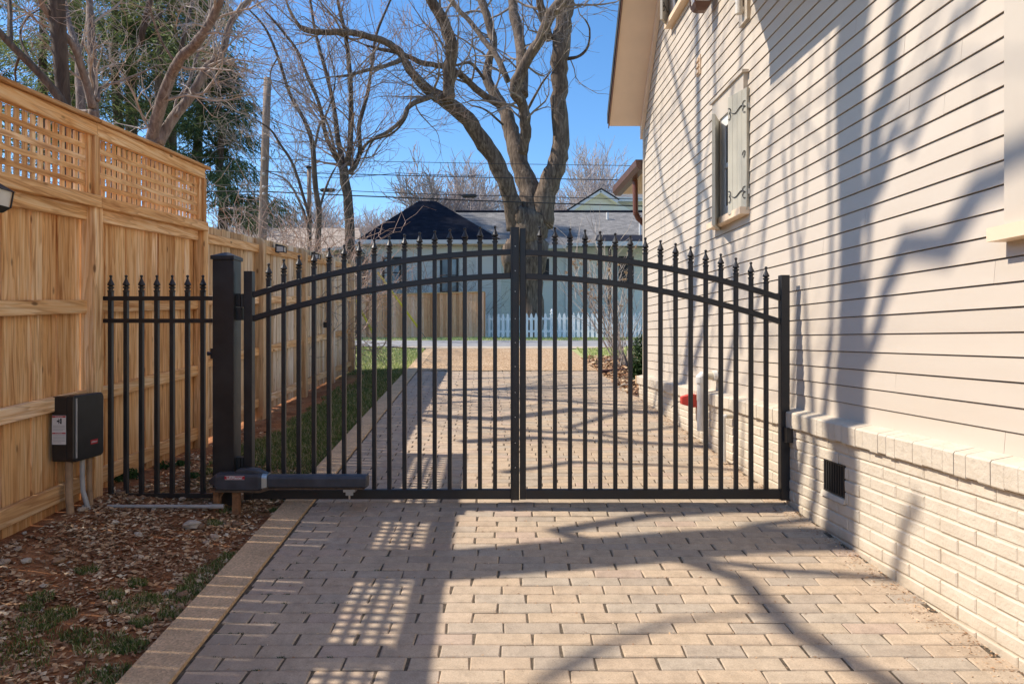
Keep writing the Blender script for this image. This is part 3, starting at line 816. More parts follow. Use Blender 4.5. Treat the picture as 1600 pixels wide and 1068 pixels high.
# ---- things standing at the wall
t_ = thing('faucet_cover', 'red plastic faucet cover on the painted brick below the ledge', 'faucet cover', Wp(6.35, 0.075, -0.6))
m = MB(); c = Wp(6.33, 0.085, -0.565)
n0 = len(m.v)
for (h, off) in ((0.062, 0.0), (0.062, 0.045), (0.038, 0.13), (0.031, 0.14)):
    for (a, b) in ((-1,-1),(1,-1),(1,1),(-1,1)): m.v.append((c[0]-off, c[1]+a*h, c[2]+b*h*0.95))
for i in range(3):
    for j in range(4):
        k = (j+1) % 4; o = n0+i*4; m.face((o+j, o+k, o+4+k, o+4+j))
m.face((n0+12, n0+13, n0+14, n0+15)); m.face((n0+3, n0+2, n0+1, n0))
m.build('cover', M['red'], t_)
m = MB(); m.tube([(c[0]-0.135, c[1], c[2]-0.01), (c[0]-0.185, c[1], c[2]-0.02), (c[0]-0.23, c[1], c[2]-0.07)], 0.004, 5); m.build('cord', M['ink'], t_)
m = MB(); m.tube([(c[0]+0.02, c[1]+0.02, c[2]-0.06), (c[0]+0.01, c[1], c[2]-0.2)], 0.014, 8); m.build('pipe', M['pvc_tan'], t_)

t_ = thing('drain_pipe', 'tall white pipe elbowing out of the siding over the ledge', 'pipe', Wp(5.98, 0.16, -0.95))
m = MB(); a = Wp(5.98, 0.0, -0.318); x_ = WALL(5.98, 0.155)
m.tube([(x_, 5.98, CH-0.345), (x_, 5.98, CH-0.80)], 0.028, 14); m.build('riser', M['pvc'], t_)
m = MB(); m.tube([(WALL(5.98, 0.014), 5.98, CH-0.318), (x_+0.045, 5.98, CH-0.318)], 0.034, 14); m.build('stub', M['pvc_tan'], t_)
m = MB(); m.tube([(x_+0.05, 5.98, CH-0.318), (x_+0.015, 5.98, CH-0.320), (x_, 5.98, CH-0.335), (x_, 5.98, CH-0.38)], [0.040, 0.041, 0.041, 0.040], 14)
m.build('elbow', M['pvc'], t_)
m = MB(); m.tube([(WALL(5.98, 0.045), 5.98, CH-0.318), (WALL(5.98, 0.012), 5.98, CH-0.318)], 0.046, 14); m.build('wall_flange', M['pvc'], t_)
t_ = thing('condensate_pipe', 'thin white pipe running from the brick down to the pavers', 'pipe', Wp(5.42, 0.13, -0.99))
x_ = WALL(5.42, 0.15)
m = MB(); m.tube([(WALL(5.42, 0.074), 5.42, CH-0.61), (x_+0.02, 5.42, CH-0.61)], 0.017, 10); m.build('stub', M['pvc_tan'], t_)
m = MB(); m.tube([(x_+0.022, 5.42, CH-0.61), (x_+0.003, 5.42, CH-0.613), (x_, 5.42, CH-0.635), (x_+0.004, 5.42, CH-0.97)], 0.0185, 10); m.build('riser', M['pvc'], t_)
m = MB(); m.box(WALL(4.40, 0.115), WALL(4.40, 0.075), 4.36, 4.41, CH-0.66, CH-0.565); tag(m.build('gate_catch', M['black']), 'small black catch box on the brick beside the right gate post', 'gate catch')

# timber edging past the corner
m = MB(); m.bar((1.42, 10.98, g0(11)+0.02), (1.95, 11.05, g0(11)+0.05), 0.09, 0.085, (0,0,1), 0.01); tag(m.build('timber_edging', M['rust_timber']), 'dark red brown timber lying on the mulch by the boxwood', 'timber')

# ------------------------------------------------------------------ gate
GY = 4.44
def gx_(x): return (x-800)/1067.0*GY
def gz_(y): return CH+(530-y)/1067.0*GY
FIN = [(0.0125, 0.0), (0.020, 0.002), (0.020, 0.010), (0.0135, 0.013), (0.0145, 0.024), (0.0205, 0.027), (0.0205, 0.034), (0.010, 0.038),
       (0.021, 0.045), (0.0215, 0.051), (0.0145, 0.066), (0.008, 0.082), (0.0055, 0.094), (0.0095, 0.100), (0.0095, 0.106), (0.004, 0.111)]
def arch(t, side): return (394 if side < 0 else 395) + 0.0248*t + (0.000349 if side < 0 else 0.000385)*t*t
def picket(root, x, ztop, zbot, y=GY):
    m = MB(); m.bar((x, y, zbot), (x, y, ztop), 0.0265, 0.0265, (0, 1, 0), 0.002)
    b = m.build('bar', M['black'], root)
    m = MB(); m.lathe((x, y, ztop-0.001), FIN, 10); m.build('finial', M['black'], b, smooth=False)
def leaf(side, xs_, x_in, x_out, label):
    root = thing('gate_leaf', label, 'gate', (gx_((x_in+x_out)/2), GY, gz_(779)), 'leaves of the driveway gate')
    x0, x1 = min(x_in, x_out), max(x_in, x_out)
    for k, dy in ((0, 0), (1, 37.0)):
        m = MB(); n = 20; pts = []
        for i in range(n+1):
            xx = x0+(x1-x0)*i/n; t = abs(xx-(798 if side < 0 else 822))
            pts.append(Vector((gx_(xx), GY, gz_(arch(t, side)+dy))))
        nn = len(m.v); hw = 0.0185; hh = 0.0185; c = 0.003
        pr = [(-hw+c,-hh),(hw-c,-hh),(hw,-hh+c),(hw,hh-c),(hw-c,hh),(-hw+c,hh),(-hw,hh-c),(-hw,-hh+c)]
        for p in pts:
            for (a, b) in pr: m.v.append((p.x, p.y+a, p.z+b))
        for i in range(n):
            for j in range(8):
                l = (j+1) % 8; o = nn+i*8; m.face((o+j, o+8+j, o+8+l, o+l))
        m.build('arched_rail', M['black'], root)
    m = MB(); m.bar((gx_(x0), GY, gz_(771)), (gx_(x1), GY, gz_(771)), 0.04, 0.062, (0,0,1), 0.003); m.build('bottom_rail', M['black'], root)
    for xx in xs_:
        t = abs(xx-(798 if side < 0 else 822))
        picket(root, gx_(xx), gz_(arch(t, side))+0.066, gz_(764))
    return root
lxs = [419.8+23.58*i for i in range(16)]; rxs = [843.5+23.57*i for i in range(16)]
L = leaf(-1, lxs, 798, 396, 'left arched leaf of the black iron gate, carrying the opener arm')
Rr = leaf(1, rxs, 822, 1218, 'right arched leaf of the black iron gate, beside the brick wall')
m = MB(); m.bar((gx_(389.5), GY, gz_(779)), (gx_(389.5), GY, gz_(424)), 0.055, 0.055, (0,1,0), 0.003); m.build('end_post', M['black'], L)
m = MB(); m.bar((gx_(804.5), GY-0.004, gz_(779)), (gx_(804.5), GY-0.004, gz_(356)), 0.056, 0.062, (0,1,0), 0.003)
m.bar((gx_(805), GY-0.040, gz_(777)), (gx_(805), GY-0.040, gz_(358)), 0.030, 0.008, (0,1,0)); mp_ = m.build('meeting_post', M['black'], L)
m = MB()
for yy in (386, 424, 456, 498, 535, 572, 612, 650, 690, 728): m.lathe((gx_(805), GY-0.0445, gz_(yy)), [(0.004, 0), (0.003, 0.003)], 8, (0, -1, 0))
m.build('screws', M['zinc'], mp_)
m = MB(); m.bar((gx_(817), GY+0.01, gz_(779)), (gx_(817), GY+0.01, gz_(357)), 0.040, 0.05, (0,1,0), 0.003); m.build('meeting_post', M['black'], Rr)
m = MB(); m.bar((gx_(1225), GY, gz_(780)), (gx_(1225), GY, gz_(430)), 0.056, 0.056, (0,1,0), 0.003); m.build('end_post', M['black'], Rr)
# hinges
m = MB()
m.box(gx_(371), gx_(378), GY-0.03, GY+0.03, gz_(479), gz_(459)); m.lathe((gx_(379.5), GY-0.012, gz_(480)), [(0.012, 0), (0.012, 0.085)], 10)
m.box(gx_(380), gx_(384), GY-0.02, GY+0.02, gz_(479), gz_(459)); m.box(gx_(369.5), gx_(380), GY-0.034, GY+0.02, gz_(500), gz_(480.5))
m.build('upper_hinge', M['black'], L)
m = MB(); m.box(gx_(371), gx_(378), GY-0.03, GY+0.03, gz_(735), gz_(713)); m.lathe((gx_(380), GY-0.012, gz_(735)), [(0.012, 0), (0.012, 0.09)], 10); m.build('lower_hinge', M['black'], L)

# big gate post
gp = thing('gate_post', 'thick square black steel post with pyramid cap at the left gate leaf', 'post', (gx_(353), 4.43, g0(4.4)))
m = MB(); x0, x1 = (332-800)/1067*4.37, (364.8-800)/1067*4.37
m.box(x0, x1, 4.37, 4.49, g0(4.4)-0.1, CH+(530-405)/1067*4.37); m.build('shaft', M['black'], gp)
m = MB(); zc = CH+(530-405)/1067*4.37
cx, cy = (x0+x1)/2, 4.43; h = 0.075
m.box(cx-h, cx+h, cy-h, cy+h, zc+0.0, zc+0.022)
n = len(m.v)
m.v += [(cx-h, cy-h, zc+0.0225), (cx+h, cy-h, zc+0.0225), (cx+h, cy+h, zc+0.0225), (cx-h, cy+h, zc+0.0225), (cx-0.012, cy-0.012, zc+0.05), (cx+0.012, cy-0.012, zc+0.05), (cx+0.012, cy+0.012, zc+0.05), (cx-0.012, cy+0.012, zc+0.05)]
for i in range(4): j = (i+1) % 4; m.face((n+i, n+j, n+4+j, n+4+i))
m.face((n+4, n+5, n+6, n+7)); m.build('cap', M['black'], gp)
m = MB(); m.box(x0-0.028, x0-0.001, 4.40, 4.42, gz_(560), gz_(544)); m.tube([(x0-0.045, 4.40, gz_(552)), (x0-0.02, 4.40, gz_(552))], [0.014, 0.008], 8); m.build('latch_bolt', M['black'], gp)

# fixed side panel
sp = thing('side_fence_panel', 'short fixed black iron fence panel between wooden post and gate post', 'fence panel', (gx_(248), GY, gz_(777)))
for nm, yy, hh in (('rail', 466, 0.027), ('rail', 501, 0.027), ('bottom_rail', 773.5, 0.03)):
    m = MB(); m.bar((gx_(162), GY, gz_(yy)), (gx_(333), GY, gz_(yy)), 0.03, hh, (0,0,1), 0.002); m.build(nm, M['black'], sp)
for k in range(7): picket(sp, gx_(173+24.0*k), gz_(430)-0.108, gz_(773))

# opener arm
OY = 4.24
def ox(x): return (x-800)/1067.0*OY
def oz(y): return CH+(530-y)/1067.0*OY
op = thing('gate_opener_arm', 'dark grey gate opener arm lying along the left leaf', 'gate opener', (ox(450), OY, oz(765)))
def rbox(m, xa, xb, yc, hw, za, zb, c=0.02, sh=None):
    pr = [(-hw, za+c*0.6), (-hw+c*0.5, za), (hw-c*0.5, za), (hw, za+c*0.6), (hw, zb-c), (hw-c*0.35, zb-c*0.35), (hw-c, zb), (-hw+c, zb), (-hw+c*0.35, zb-c*0.35), (-hw, zb-c)]
    n = len(m.v); k = len(pr)
    for xx in (xa, xb):
        for (a, b) in pr: m.v.append((xx, yc+a, b))
    for i in range(k):
        j = (i+1) % k; m.face((n+i, n+k+i, n+k+j, n+j))
    m.face([n+i for i in range(k)]); m.face([n+k+i for i in range(k)][::-1])
m = MB()
def loft(m, secs, yc):
    n0 = len(m.v); k = 12
    for (x, hw, za, zb) in secs:
        c = min(0.022, (zb-za)*0.3)
        pr = [(-hw, za+c*0.4), (-hw+c*0.4, za), (hw-c*0.4, za), (hw, za+c*0.4), (hw, (za+zb)/2), (hw, zb-c), (hw-c*0.3, zb-c*0.3), (hw-c, zb), (-hw+c, zb), (-hw+c*0.3, zb-c*0.3), (-hw, zb-c), (-hw, (za+zb)/2)]
        for (a, b) in pr: m.v.append((x, yc+a, b))
    for s in range(len(secs)-1):
        for i in range(k):
            j = (i+1) % k; o = n0+s*k; m.face((o+i, o+k+i, o+k+j, o+j))
    m.face([n0+i for i in range(k)]); o = n0+(len(secs)-1)*k; m.face([o+i for i in range(k)][::-1])
loft(m, [(ox(328), 0.018, oz(753), oz(749)), (ox(339), 0.044, oz(757), oz(739)), (ox(342), 0.047, oz(763), oz(737.5)), (ox(372), 0.049, oz(764), oz(737)), (ox(407), 0.049, oz(764), oz(737)), (ox(420), 0.042, oz(761), oz(740))], OY)
hs = m.build('motor_housing', M['arm_plastic'], op)
m = MB(); loft(m, [(ox(368), 0.02, oz(738), oz(736)), (ox(373), 0.034, oz(738), oz(732)), (ox(392), 0.036, oz(738), oz(730.5)), (ox(402), 0.034, oz(738), oz(731.5)), (ox(420), 0.02, oz(742), oz(739))], OY)
m.build('release_cover', M['arm_plastic'], op)
m = MB(); loft(m, [(ox(421), 0.038, oz(760), oz(740.5)), (ox(573), 0.038, oz(760), oz(740.5)), (ox(575), 0.034, oz(759), oz(741.5))], OY); m.build('drive_tube', M['arm_plastic'], op)
m = MB(); loft(m, [(ox(413), 0.0505, oz(762), oz(738)), (ox(420.5), 0.046, oz(761), oz(739))], OY); m.build('collar', M['zinc'], op)
m = MB(); loft(m, [(ox(340), 0.040, oz(767), oz(763)), (ox(410), 0.040, oz(767.5), oz(763)), (ox(424), 0.030, oz(763.5), oz(760.5)), (ox(570), 0.030, oz(763), oz(760.5))], OY); m.build('muddy_underside', M['dusty_arm'], op)
m = MB(); m.box(ox(538), ox(556), OY-0.03, GY-0.021, oz(767), oz(763.2)); m.box(ox(542), ox(553), OY-0.032, OY-0.018, oz(772), oz(767.1)); m.lathe((ox(547), OY-0.02, oz(778)), [(0.006, 0), (0.006, 0.03)], 8); m.build('front_bracket', M['zinc'], op)
m = MB()
m.box(ox(331), ox(347), OY-0.03, GY-0.07, oz(767.3), oz(764)); m.box(ox(363.5), ox(373.5), OY-0.01, OY+0.03, g0(OY)-0.05, oz(765)); m.box(ox(333), ox(341), OY+0.0, OY+0.05, g0(OY)-0.05, oz(767.4))
pts = [(ox(341)+0.05*math.cos(a_)+0.05, OY+0.02, oz(785)+0.075*math.sin(a_)) for a_ in [math.pi*(0.5+k/8) for k in range(9)]]
m.tube(pts, 0.007, 6); m.build('rear_bracket', M['mud_steel'], op)
m = MB(); m.box(ox(356), ox(387), OY-0.0505, OY-0.0495, oz(746.5), oz(740.5)); bd = m.build('badge', M['sticker_red'], op)
m = MB()
for (za, zb) in ((746.5, 746.0), (741.0, 740.5)): m.box(ox(356.6), ox(386.4), OY-0.0512, OY-0.0506, oz(za), oz(zb))
m.build('badge_rim', M['sticker'], bd)
text_mesh('LiftMaster', 0.0235, (ox(371.5), OY-0.0515, oz(743.5)), (1,0,0), (0,0,1), 'badge_text', M['sticker'], bd, 0.0003, 0.0006)

# control box on the fence
cb = thing('gate_control_box', 'black plastic gate control box with warning sticker on the wooden fence', 'control box', (-2.63, 4.14, CH-0.72))
zb0, zb1 = CH-0.718, CH-0.335
def cbx(m, xa, xb, ya, yb, za, zb, r=0.02):
    pr = [(ya+r, za), (yb-r, za), (yb-r*0.3, za+r*0.3), (yb, za+r), (yb, zb-r), (yb-r*0.3, zb-r*0.3), (yb-r, zb), (ya+r, zb), (ya+r*0.3, zb-r*0.3), (ya, zb-r), (ya, za+r), (ya+r*0.3, za+r*0.3)]
    n = len(m.v); k = len(pr)
    xs2 = [(xa, 0), (xb-0.006, 0), (xb, 0.006)]
    for (xx, ins) in xs2:
        cy_ = (ya+yb)/2; cz_ = (za+zb)/2
        for (a, b) in pr: m.v.append((xx, cy_+(a-cy_)*(1-ins/(yb-ya)*2), cz_+(b-cz_)*(1-ins/(zb-za)*2)))
    for s in range(2):
        for i in range(k):
            j = (i+1) % k; o = n+s*k; m.face((o+i, o+k+i, o+k+j, o+j))
    m.face([n+i for i in range(k)]); m.face([n+2*k+i for i in range(k)][::-1])
m = MB(); cbx(m, -2.695, -2.605, 4.00, 4.285, zb0, zb1, 0.012); bx = m.build('case', M['black_plastic'], cb)
m = MB(); cbx(m, -2.604, -2.565, 3.995, 4.292, zb0-0.004, zb1+0.005, 0.022); m.build('lid', M['black_plastic'], cb)
m = MB(); m.box(-2.5646, -2.5625, 4.012, 4.026, zb0+0.02, zb1-0.012); m.build('latch_strip', M['conduit_grey'], cb)
m = MB(); ya_ = 3.9985; m.box(-2.694, -2.612, ya_-0.001, ya_, CH-0.615, CH-0.445); st = m.build('warning_label', M['sticker'], cb)
m = MB(); m.box(-2.692, -2.614, ya_-0.0018, ya_-0.0012, CH-0.457, CH-0.447); m.box(-2.692, -2.614, ya_-0.0018, ya_-0.0012, CH-0.553, CH-0.545); m.build('red_header', M['sticker_red'], st)
m = MB()
yq = ya_-0.0018
m.box(-2.645, -2.637, yq, yq+0.0005, CH-0.494, CH-0.462); m.box(-2.665, -2.650, yq, yq+0.0005, CH-0.483, CH-0.474)
for (dx, dz) in ((0.009, 0.012), (0.009, -0.012), (-0.002, 0.015), (-0.002, -0.015)): m.bar((-2.653, yq, CH-0.4785), (-2.653+dx, yq, CH-0.4785+dz), 0.0006, 0.003, (0,0,1))
m.build('pictogram', M['ink'], st)
m = MB()
for k in range(4): m.box(-2.688, -2.618+(-0.01 if k == 3 else 0), yq, yq+0.0004, CH-0.506-k*0.009, CH-0.5035-k*0.009)
for k in range(6): m.box(-2.688, -2.618+(-0.02 if k == 5 else 0), yq, yq+0.0004, CH-0.562-k*0.0085, CH-0.5598-k*0.0085)
m.build('small_print', M['ink_grey'], st)
text_mesh('WARNING', 0.0095, (-2.653, ya_-0.0022, CH-0.4522), (1,0,0), (0,0,1), 'header_text', M['sticker'], st, 0.0002)
text_mesh('WARNING', 0.0085, (-2.653, ya_-0.0022, CH-0.5492), (1,0,0), (0,0,1), 'header_text', M['sticker'], st, 0.0002)
m = MB(); m.box(-2.5648, -2.5638, 4.155, 4.225, zb0+0.078, zb0+0.106); bd = m.build('badge', M['sticker_red'], cb)
text_mesh('LiftMaster', 0.0145, (-2.5632, 4.19, zb0+0.092), (0,1,0), (0,0,1), 'badge_text', M['sticker'], bd, 0.0003, 0.0003)
for k, (yy, xx, rr, mt, bend) in enumerate(((4.045, -2.625, 0.021, 'conduit_soil', 0.0), (4.13, -2.60, 0.014, 'conduit_grey', 0.03), (4.20, -2.60, 0.016, 'conduit_soil', 0.0))):
    m = MB(); zg = gh(xx, yy)-0.03
    m.tube([(xx, yy, zb0+0.002), (xx, yy, zb0-0.10), (xx+bend*0.1, yy+bend*0.1, zb0-0.20), (xx+bend*0.9+0.01, yy+bend*0.3, zg)], rr, 10); m.build('conduit', M[mt], cb)
m = MB(); m.tube([(-2.63, 4.165, zb0), (-2.628, 4.168, zb0-0.09), (-2.625, 4.17, zb0-0.14)], 0.006, 6); m.build('cable', M['ink'], cb)

# loose conduit lying in the dirt
m = MB(); d_ = 4.20; zz = gh(-2.2, d_)+0.017
m.tube([((168-800)/1067*d_, d_, zz+0.002), ((250-800)/1067*d_, d_+0.01, zz), ((343-800)/1067*d_, d_+0.02, zz-0.004)], 0.0105, 10)
m.tube([((325-800)/1067*d_, d_+0.018, zz-0.003), ((347-800)/1067*d_, d_+0.021, zz-0.003)], 0.014, 10)
tag(m.build('loose_conduit', M['conduit_grey']), 'grey conduit lying on the soil in front of the side panel', 'conduit')

# ------------------------------------------------------------------ wooden fence
FS = 0.062
def fz(H, y): return CH+H+FS*(y-4.35)
rng = random.Random(21)
def boards(parent, y0, y1, Hb, Ht, off, mat, wmin=0.085, wmax=0.135, H2=None):
    m = MB(); y = y0; k = 0
    while y < y1-0.01:
        wd = rng.uniform(wmin, wmax); ye = min(y+wd, y1); m.cur = rng.random()
        o = off + (0.006 if k % 2 else 0.0)+rng.uniform(-0.002, 0.002); gp_ = rng.uniform(0.0015, 0.0035)
        a, b = y+gp_, ye-gp_; jt = rng.uniform(-0.004, 0.004)
        xa, xb = FX(a, o), FX(b, o)
        zb_, zt_ = (fz(Hb, a), fz(Hb, b)), (fz(Ht, a)+jt, fz(Ht, b)+jt)
        if k % 2 == 0 or True:
            m.hexa([(xa, a, zb_[0]), (xb, b, zb_[1]), (xb-0.017, b, zb_[1]), (xa-0.017, a, zb_[0]), (xa, a, zt_[0]), (xb, b, zt_[1]), (xb-0.017, b, zt_[1]), (xa-0.017, a, zt_[0])])
        y = ye; k += 1
    return m.build('boards', mat, parent)
def rail(name, parent, y0, y1, H, off, wd, ht, mat=None, ch=0.004):
    m = MB(); m.cur = rng.random()
    m.bar((FX(y0, off), y0, fz(H, y0)), (FX(y1, off), y1, fz(H, y1)), wd, ht, (0,0,1), ch)
    return m.build(name, mat or M['wood_h'], parent)
def post(parent, yc, Hb, Ht, mat=None, chamfer=False):
    m = MB(); m.cur = rng.random(); h = 0.045; xf = FX(yc); xb = xf-0.09
    zb_, zt_ = fz(Hb, yc), fz(Ht, yc)
    if chamfer:
        m.prism([(xf, yc-h, zb_), (xf, yc-h, zt_-0.05), (xf-0.035, yc-h, zt_), (xb, yc-h, zt_), (xb, yc-h, zb_)], (0, 0.09, 0))
    else: m.bar(((xf+xb)/2, yc, zb_), ((xf+xb)/2, yc, zt_), 0.09, 0.09, (0,1,0), 0.004)
    return m.build('post', mat or M['wood_v'], parent)
tf = thing('lattice_top_fence', 'tall golden wooden privacy fence with square lattice along its top', 'fence', (FX(4.35), 4.35, fz(-1.05, 4.35)))
tposts = [-4.9, -3.35, -1.8, -0.25, 1.28, 2.80, 4.355, 5.91]
for y in tposts: post(tf, y, -1.25, 0.84 if y != 5.91 else 0.84)
for k in range(len(tposts)-1):
    y0, y1 = tposts[k]+0.045, tposts[k+1]-0.045
    b0, b1 = tposts[k]-0.002, tposts[k+1]+0.002
    boards(tf, b0, b1, -1.12, 0.80, 0.088, M['wood_v'])
    for H, hh in ((0.80, 0.085), (0.21, 0.085), (-0.36, 0.085), (-0.90, 0.10)):
        rail('rail', tf, y0, y1, H, 0.066, 0.036, hh)
    # lattice section
    rail('lattice_beam', tf, tposts[k]-0.0, tposts[k+1]-0.004, 0.875, 0.022, 0.085, 0.075)
    rail('lattice_ledge', tf, tposts[k]+0.028, tposts[k+1]-0.028, 0.9185, 0.052, 0.05, 0.012)
    rail('lattice_top_rail', tf, tposts[k], tposts[k+1]-0.003, 1.335, 0.03, 0.045, 0.085)
    # stiles at both ends
    for yy in (tposts[k]+0.045+0.0, tposts[k+1]-0.045-0.0):
        m = MB(); m.cur = rng.random(); m.bar((FX(yy, 0.045), yy, fz(0.925, yy)), (FX(yy, 0.045), yy, fz(1.292, yy)), 0.034, 0.036, (0,1,0), 0.003); m.build('lattice_stile', M['wood_v'], tf)
    m = MB(); m.cur = rng.random(); yy = tposts[k+1]; m.bar((FX(yy, 0.03), yy, fz(0.9125, yy)), (FX(yy, 0.03), yy, fz(1.292, yy)), 0.045, 0.052, (0,1,0), 0.003); m.build('lattice_post', M['wood_v'], tf)
    rail('cap_board', tf, tposts[k]-0.0, tposts[k+1]-0.002+(0.06 if k == 6 else 0), 1.390, 0.045, 0.13, 0.024)
    m = MB()
    n = int((y1-y0-0.05)/0.064)
    for i in range(n+1):
        yy = y0+0.035+(y1-y0-0.07)*i/n; m.cur = rng.random()
        m.bar((FX(yy, 0.060), yy, fz(0.925, yy)), (FX(yy, 0.060), yy, fz(1.292, yy)), 0.030, 0.012, (1,0,0), 0)
    lp = m.build('lattice_panel', M['wood_v'], tf)
    for i in range(4):
        m = MB(); H = 0.985+0.077*i; m.cur = rng.random()
        seg = 24; prev = None
        for s in range(seg):
            ya, yb = y0+0.02+(y1-y0-0.04)*s/seg, y0+0.02+(y1-y0-0.04)*(s+1)/seg
            wa = 0.006*noise.noise(Vector((ya*4, H*30, k))); wb = 0.006*noise.noise(Vector((yb*4, H*30, k)))
            za, zb_ = fz(H, ya)+wa, fz(H, yb)+wb; hgt = 0.0165
            o0, o1 = 0.046, 0.053
            n0 = len(m.v)
            for (yy, z_) in ((ya, za), (yb, zb_)):
                m.v += [(FX(yy, o0), yy, z_-hgt), (FX(yy, o1), yy, z_-hgt), (FX(yy, o1), yy, z_+hgt), (FX(yy, o0), yy, z_+hgt)]
            for q in range(4):
                r_ = (q+1) % 4; m.face((n0+q, n0+r_, n0+4+r_, n0+4+q))
        m.build('lattice_slat', M['wood_h'], lp)
lf = thing('low_wooden_fence', 'lower pale wooden board fence running along the lawn to the street', 'fence', (FX(8.8), 8.8, fz(-1.0, 8.8)))
lposts = [5.965+0.0, 7.345, 8.885, 10.325, 11.685]
for k, y in enumerate(lposts):
    if k: post(lf, y, -1.22, 0.90, M['wood_grey_v'], True)
for k in range(4):
    y0, y1 = lposts[k]+(0.045 if k else 0.0), lposts[k+1]-0.045
    boards(lf, lposts[k], lposts[k+1]+0.002, -1.0, 0.905, 0.088, M['wood_grey_v'])
    for H in (0.79, 0.24, -0.31, -0.86): rail('rail', lf, y0, y1, H, 0.066, 0.036, 0.085)
# lamps on the fences
def flamp(y, H, s, label, gl='small lamps along the lower fence'):
    t = thing('fence_lamp', label, 'lamp', (FX(y, 0.04), y, fz(H, y)), gl)
    m = MB(); x0 = FX(y, 0.046); z0 = fz(H, y)
    m.box(x0, x0+0.012, y-0.05*s, y+0.05*s, z0-0.02, z0+0.075)
    m.prism([(x0+0.0125, y-0.05*s, z0+0.055), (x0+0.10, y-0.05*s, z0+0.045), (x0+0.10, y-0.05*s, z0+0.052), (x0+0.0125, y-0.05*s, z0+0.075)], (0, 0.1*s, 0))
    m.box(x0+0.0125, x0+0.10, y-0.05*s, y-0.045*s, z0-0.02, z0-0.012); m.box(x0+0.092, x0+0.1, y-0.05*s, y+0.05*s, z0-0.02, z0-0.012)
    m.box(x0+0.092, x0+0.1, y-0.05*s, y-0.042*s, z0-0.0115, z0+0.0445); m.box(x0+0.092, x0+0.1, y+0.042*s, y+0.05*s, z0-0.0115, z0+0.0445)
    m.build('frame', M['ink'], t)
    m = MB(); m.hexa([(x0+0.013, y-0.043*s, z0-0.011), (x0+0.09, y-0.043*s, z0-0.011), (x0+0.09, y+0.043*s, z0-0.011), (x0+0.013, y+0.043*s, z0-0.011),
                      (x0+0.013, y-0.043*s, z0+0.05), (x0+0.09, y-0.043*s, z0+0.042), (x0+0.09, y+0.043*s, z0+0.042), (x0+0.013, y+0.043*s, z0+0.05)]); m.build('glass', M['lamp_glass'], t)
flamp(7.86, 0.80, 1.0, 'small black framed lamp on the lower fence, the nearer one')
flamp(9.30, 0.80, 1.0, 'small black framed lamp on the lower fence, the farther one')
# lantern cut by the left edge of the picture
t = thing('fence_lantern', 'black framed lantern on the tall fence at the left edge', 'lantern', (FX(3.40), 3.4, fz(0.72, 3.4)))
c = Vector((FX(3.345)+0.08, 3.345, CH+0.655))
m = MB(); ringbox(m, c, 0.068, 0.02, 0.078, 0.115); ringbox(m, c, 0.03, 0.055, -0.03, -0.001)
for sx_ in (-1, 1):
    for sy_ in (-1, 1): m.bar((c.x+sx_*0.052, c.y+sy_*0.052, c.z), (c.x+sx_*0.06, c.y+sy_*0.06, c.z+0.078), 0.006, 0.006, (1, 0, 0))
m.box(FX(3.345, 0.09), FX(3.345, -0.03), 3.33, 3.36, c.z+0.02, c.z+0.05)
m.build('frame', M['ink'], t)
m = MB(); ringbox(m, c, 0.048, 0.056, 0.0, 0.0775); m.build('glass', M['lamp_glass'], t)
# black latch knob on the low fence, no lamp
m = MB(); yq = 9.9; m.box(FX(yq, 0.05), FX(yq, 0.0), yq-0.03, yq+0.03, CH+0.17, CH+0.25); m.tube([(FX(yq, 0.02), yq, CH+0.21), (FX(yq)+0.06, yq-0.02, CH+0.22)], [0.012, 0.03], 8)
tag(m.build('fence_knob', M['ink']), 'small black spotlight clipped to the low wooden fence', 'knob')

# ------------------------------------------------------------------ ground cover
def blades(name, label, mat, spots, seed, hmin, hmax, wd, kind='stuff', cat='grass'):
    r = np.random.default_rng(seed); n = len(spots)
    S = np.array(spots, dtype=np.float64)
    an = r.uniform(0, 2*np.pi, n); h = r.uniform(hmin, hmax, n); lean = r.uniform(0.1, 0.9, n)*h
    la = r.uniform(0, 2*np.pi, n)
    dx, dy = np.cos(an)*wd/2, np.sin(an)*wd/2
    V = np.zeros((n, 5, 3)); lx, ly = np.cos(la)*lean, np.sin(la)*lean
    V[:,0] = S+np.stack([-dx, -dy, 0*dx], 1); V[:,1] = S+np.stack([dx, dy, 0*dx], 1)
    V[:,2] = S+np.stack([dx*0.8+lx*0.35, dy*0.8+ly*0.35, h*0.6], 1); V[:,3] = S+np.stack([-dx*0.8+lx*0.35, -dy*0.8+ly*0.35, h*0.6], 1)
    V[:,4] = S+np.stack([lx, ly, h], 1)
    b = MB(); b.v = [tuple(p) for p in V.reshape(-1, 3)]
    rv = r.random(n)
    for i in range(n):
        o = i*5; b.cur = float(rv[i]); b.face((o, o+1, o+2, o+3)); b.face((o+3, o+2, o+4))
    o = b.build(name, mat, kind=kind); o['label'] = label; o['category'] = cat
    return o
def gz(x, y): return gh(x, y)+near_noise(x, y)-0.006
rng = random.Random(33); sp_ = []
while len(sp_) < 42000:
    y = 4.55+rng.random()**1.4*7.2; x = rng.uniform(FX(y)-0.02 if y < 11.7 else FX(y)-3.0, EDGE(y)-0.01)
    v = noise.noise(Vector((x*1.6, y*1.6, 7)))+0.5*noise.noise(Vector((x*6, y*6, 2)))
    near = sm(4.5, 6.2, y)
    if x < FX(y)+0.30+0.25*v and y < 11.2: continue
    if v < 0.25-near*0.75: continue
    if abs(x-(x0+x1)/2) < 0.09 and abs(y-4.43) < 0.09: continue
    sp_.append((x, y, gz(x, y)-0.003))
blades('lawn_grass', 'short green and straw lawn grass between wooden fence and concrete edging', M['grass'], sp_, 1, 0.018, 0.05, 0.005)
sp_ = []
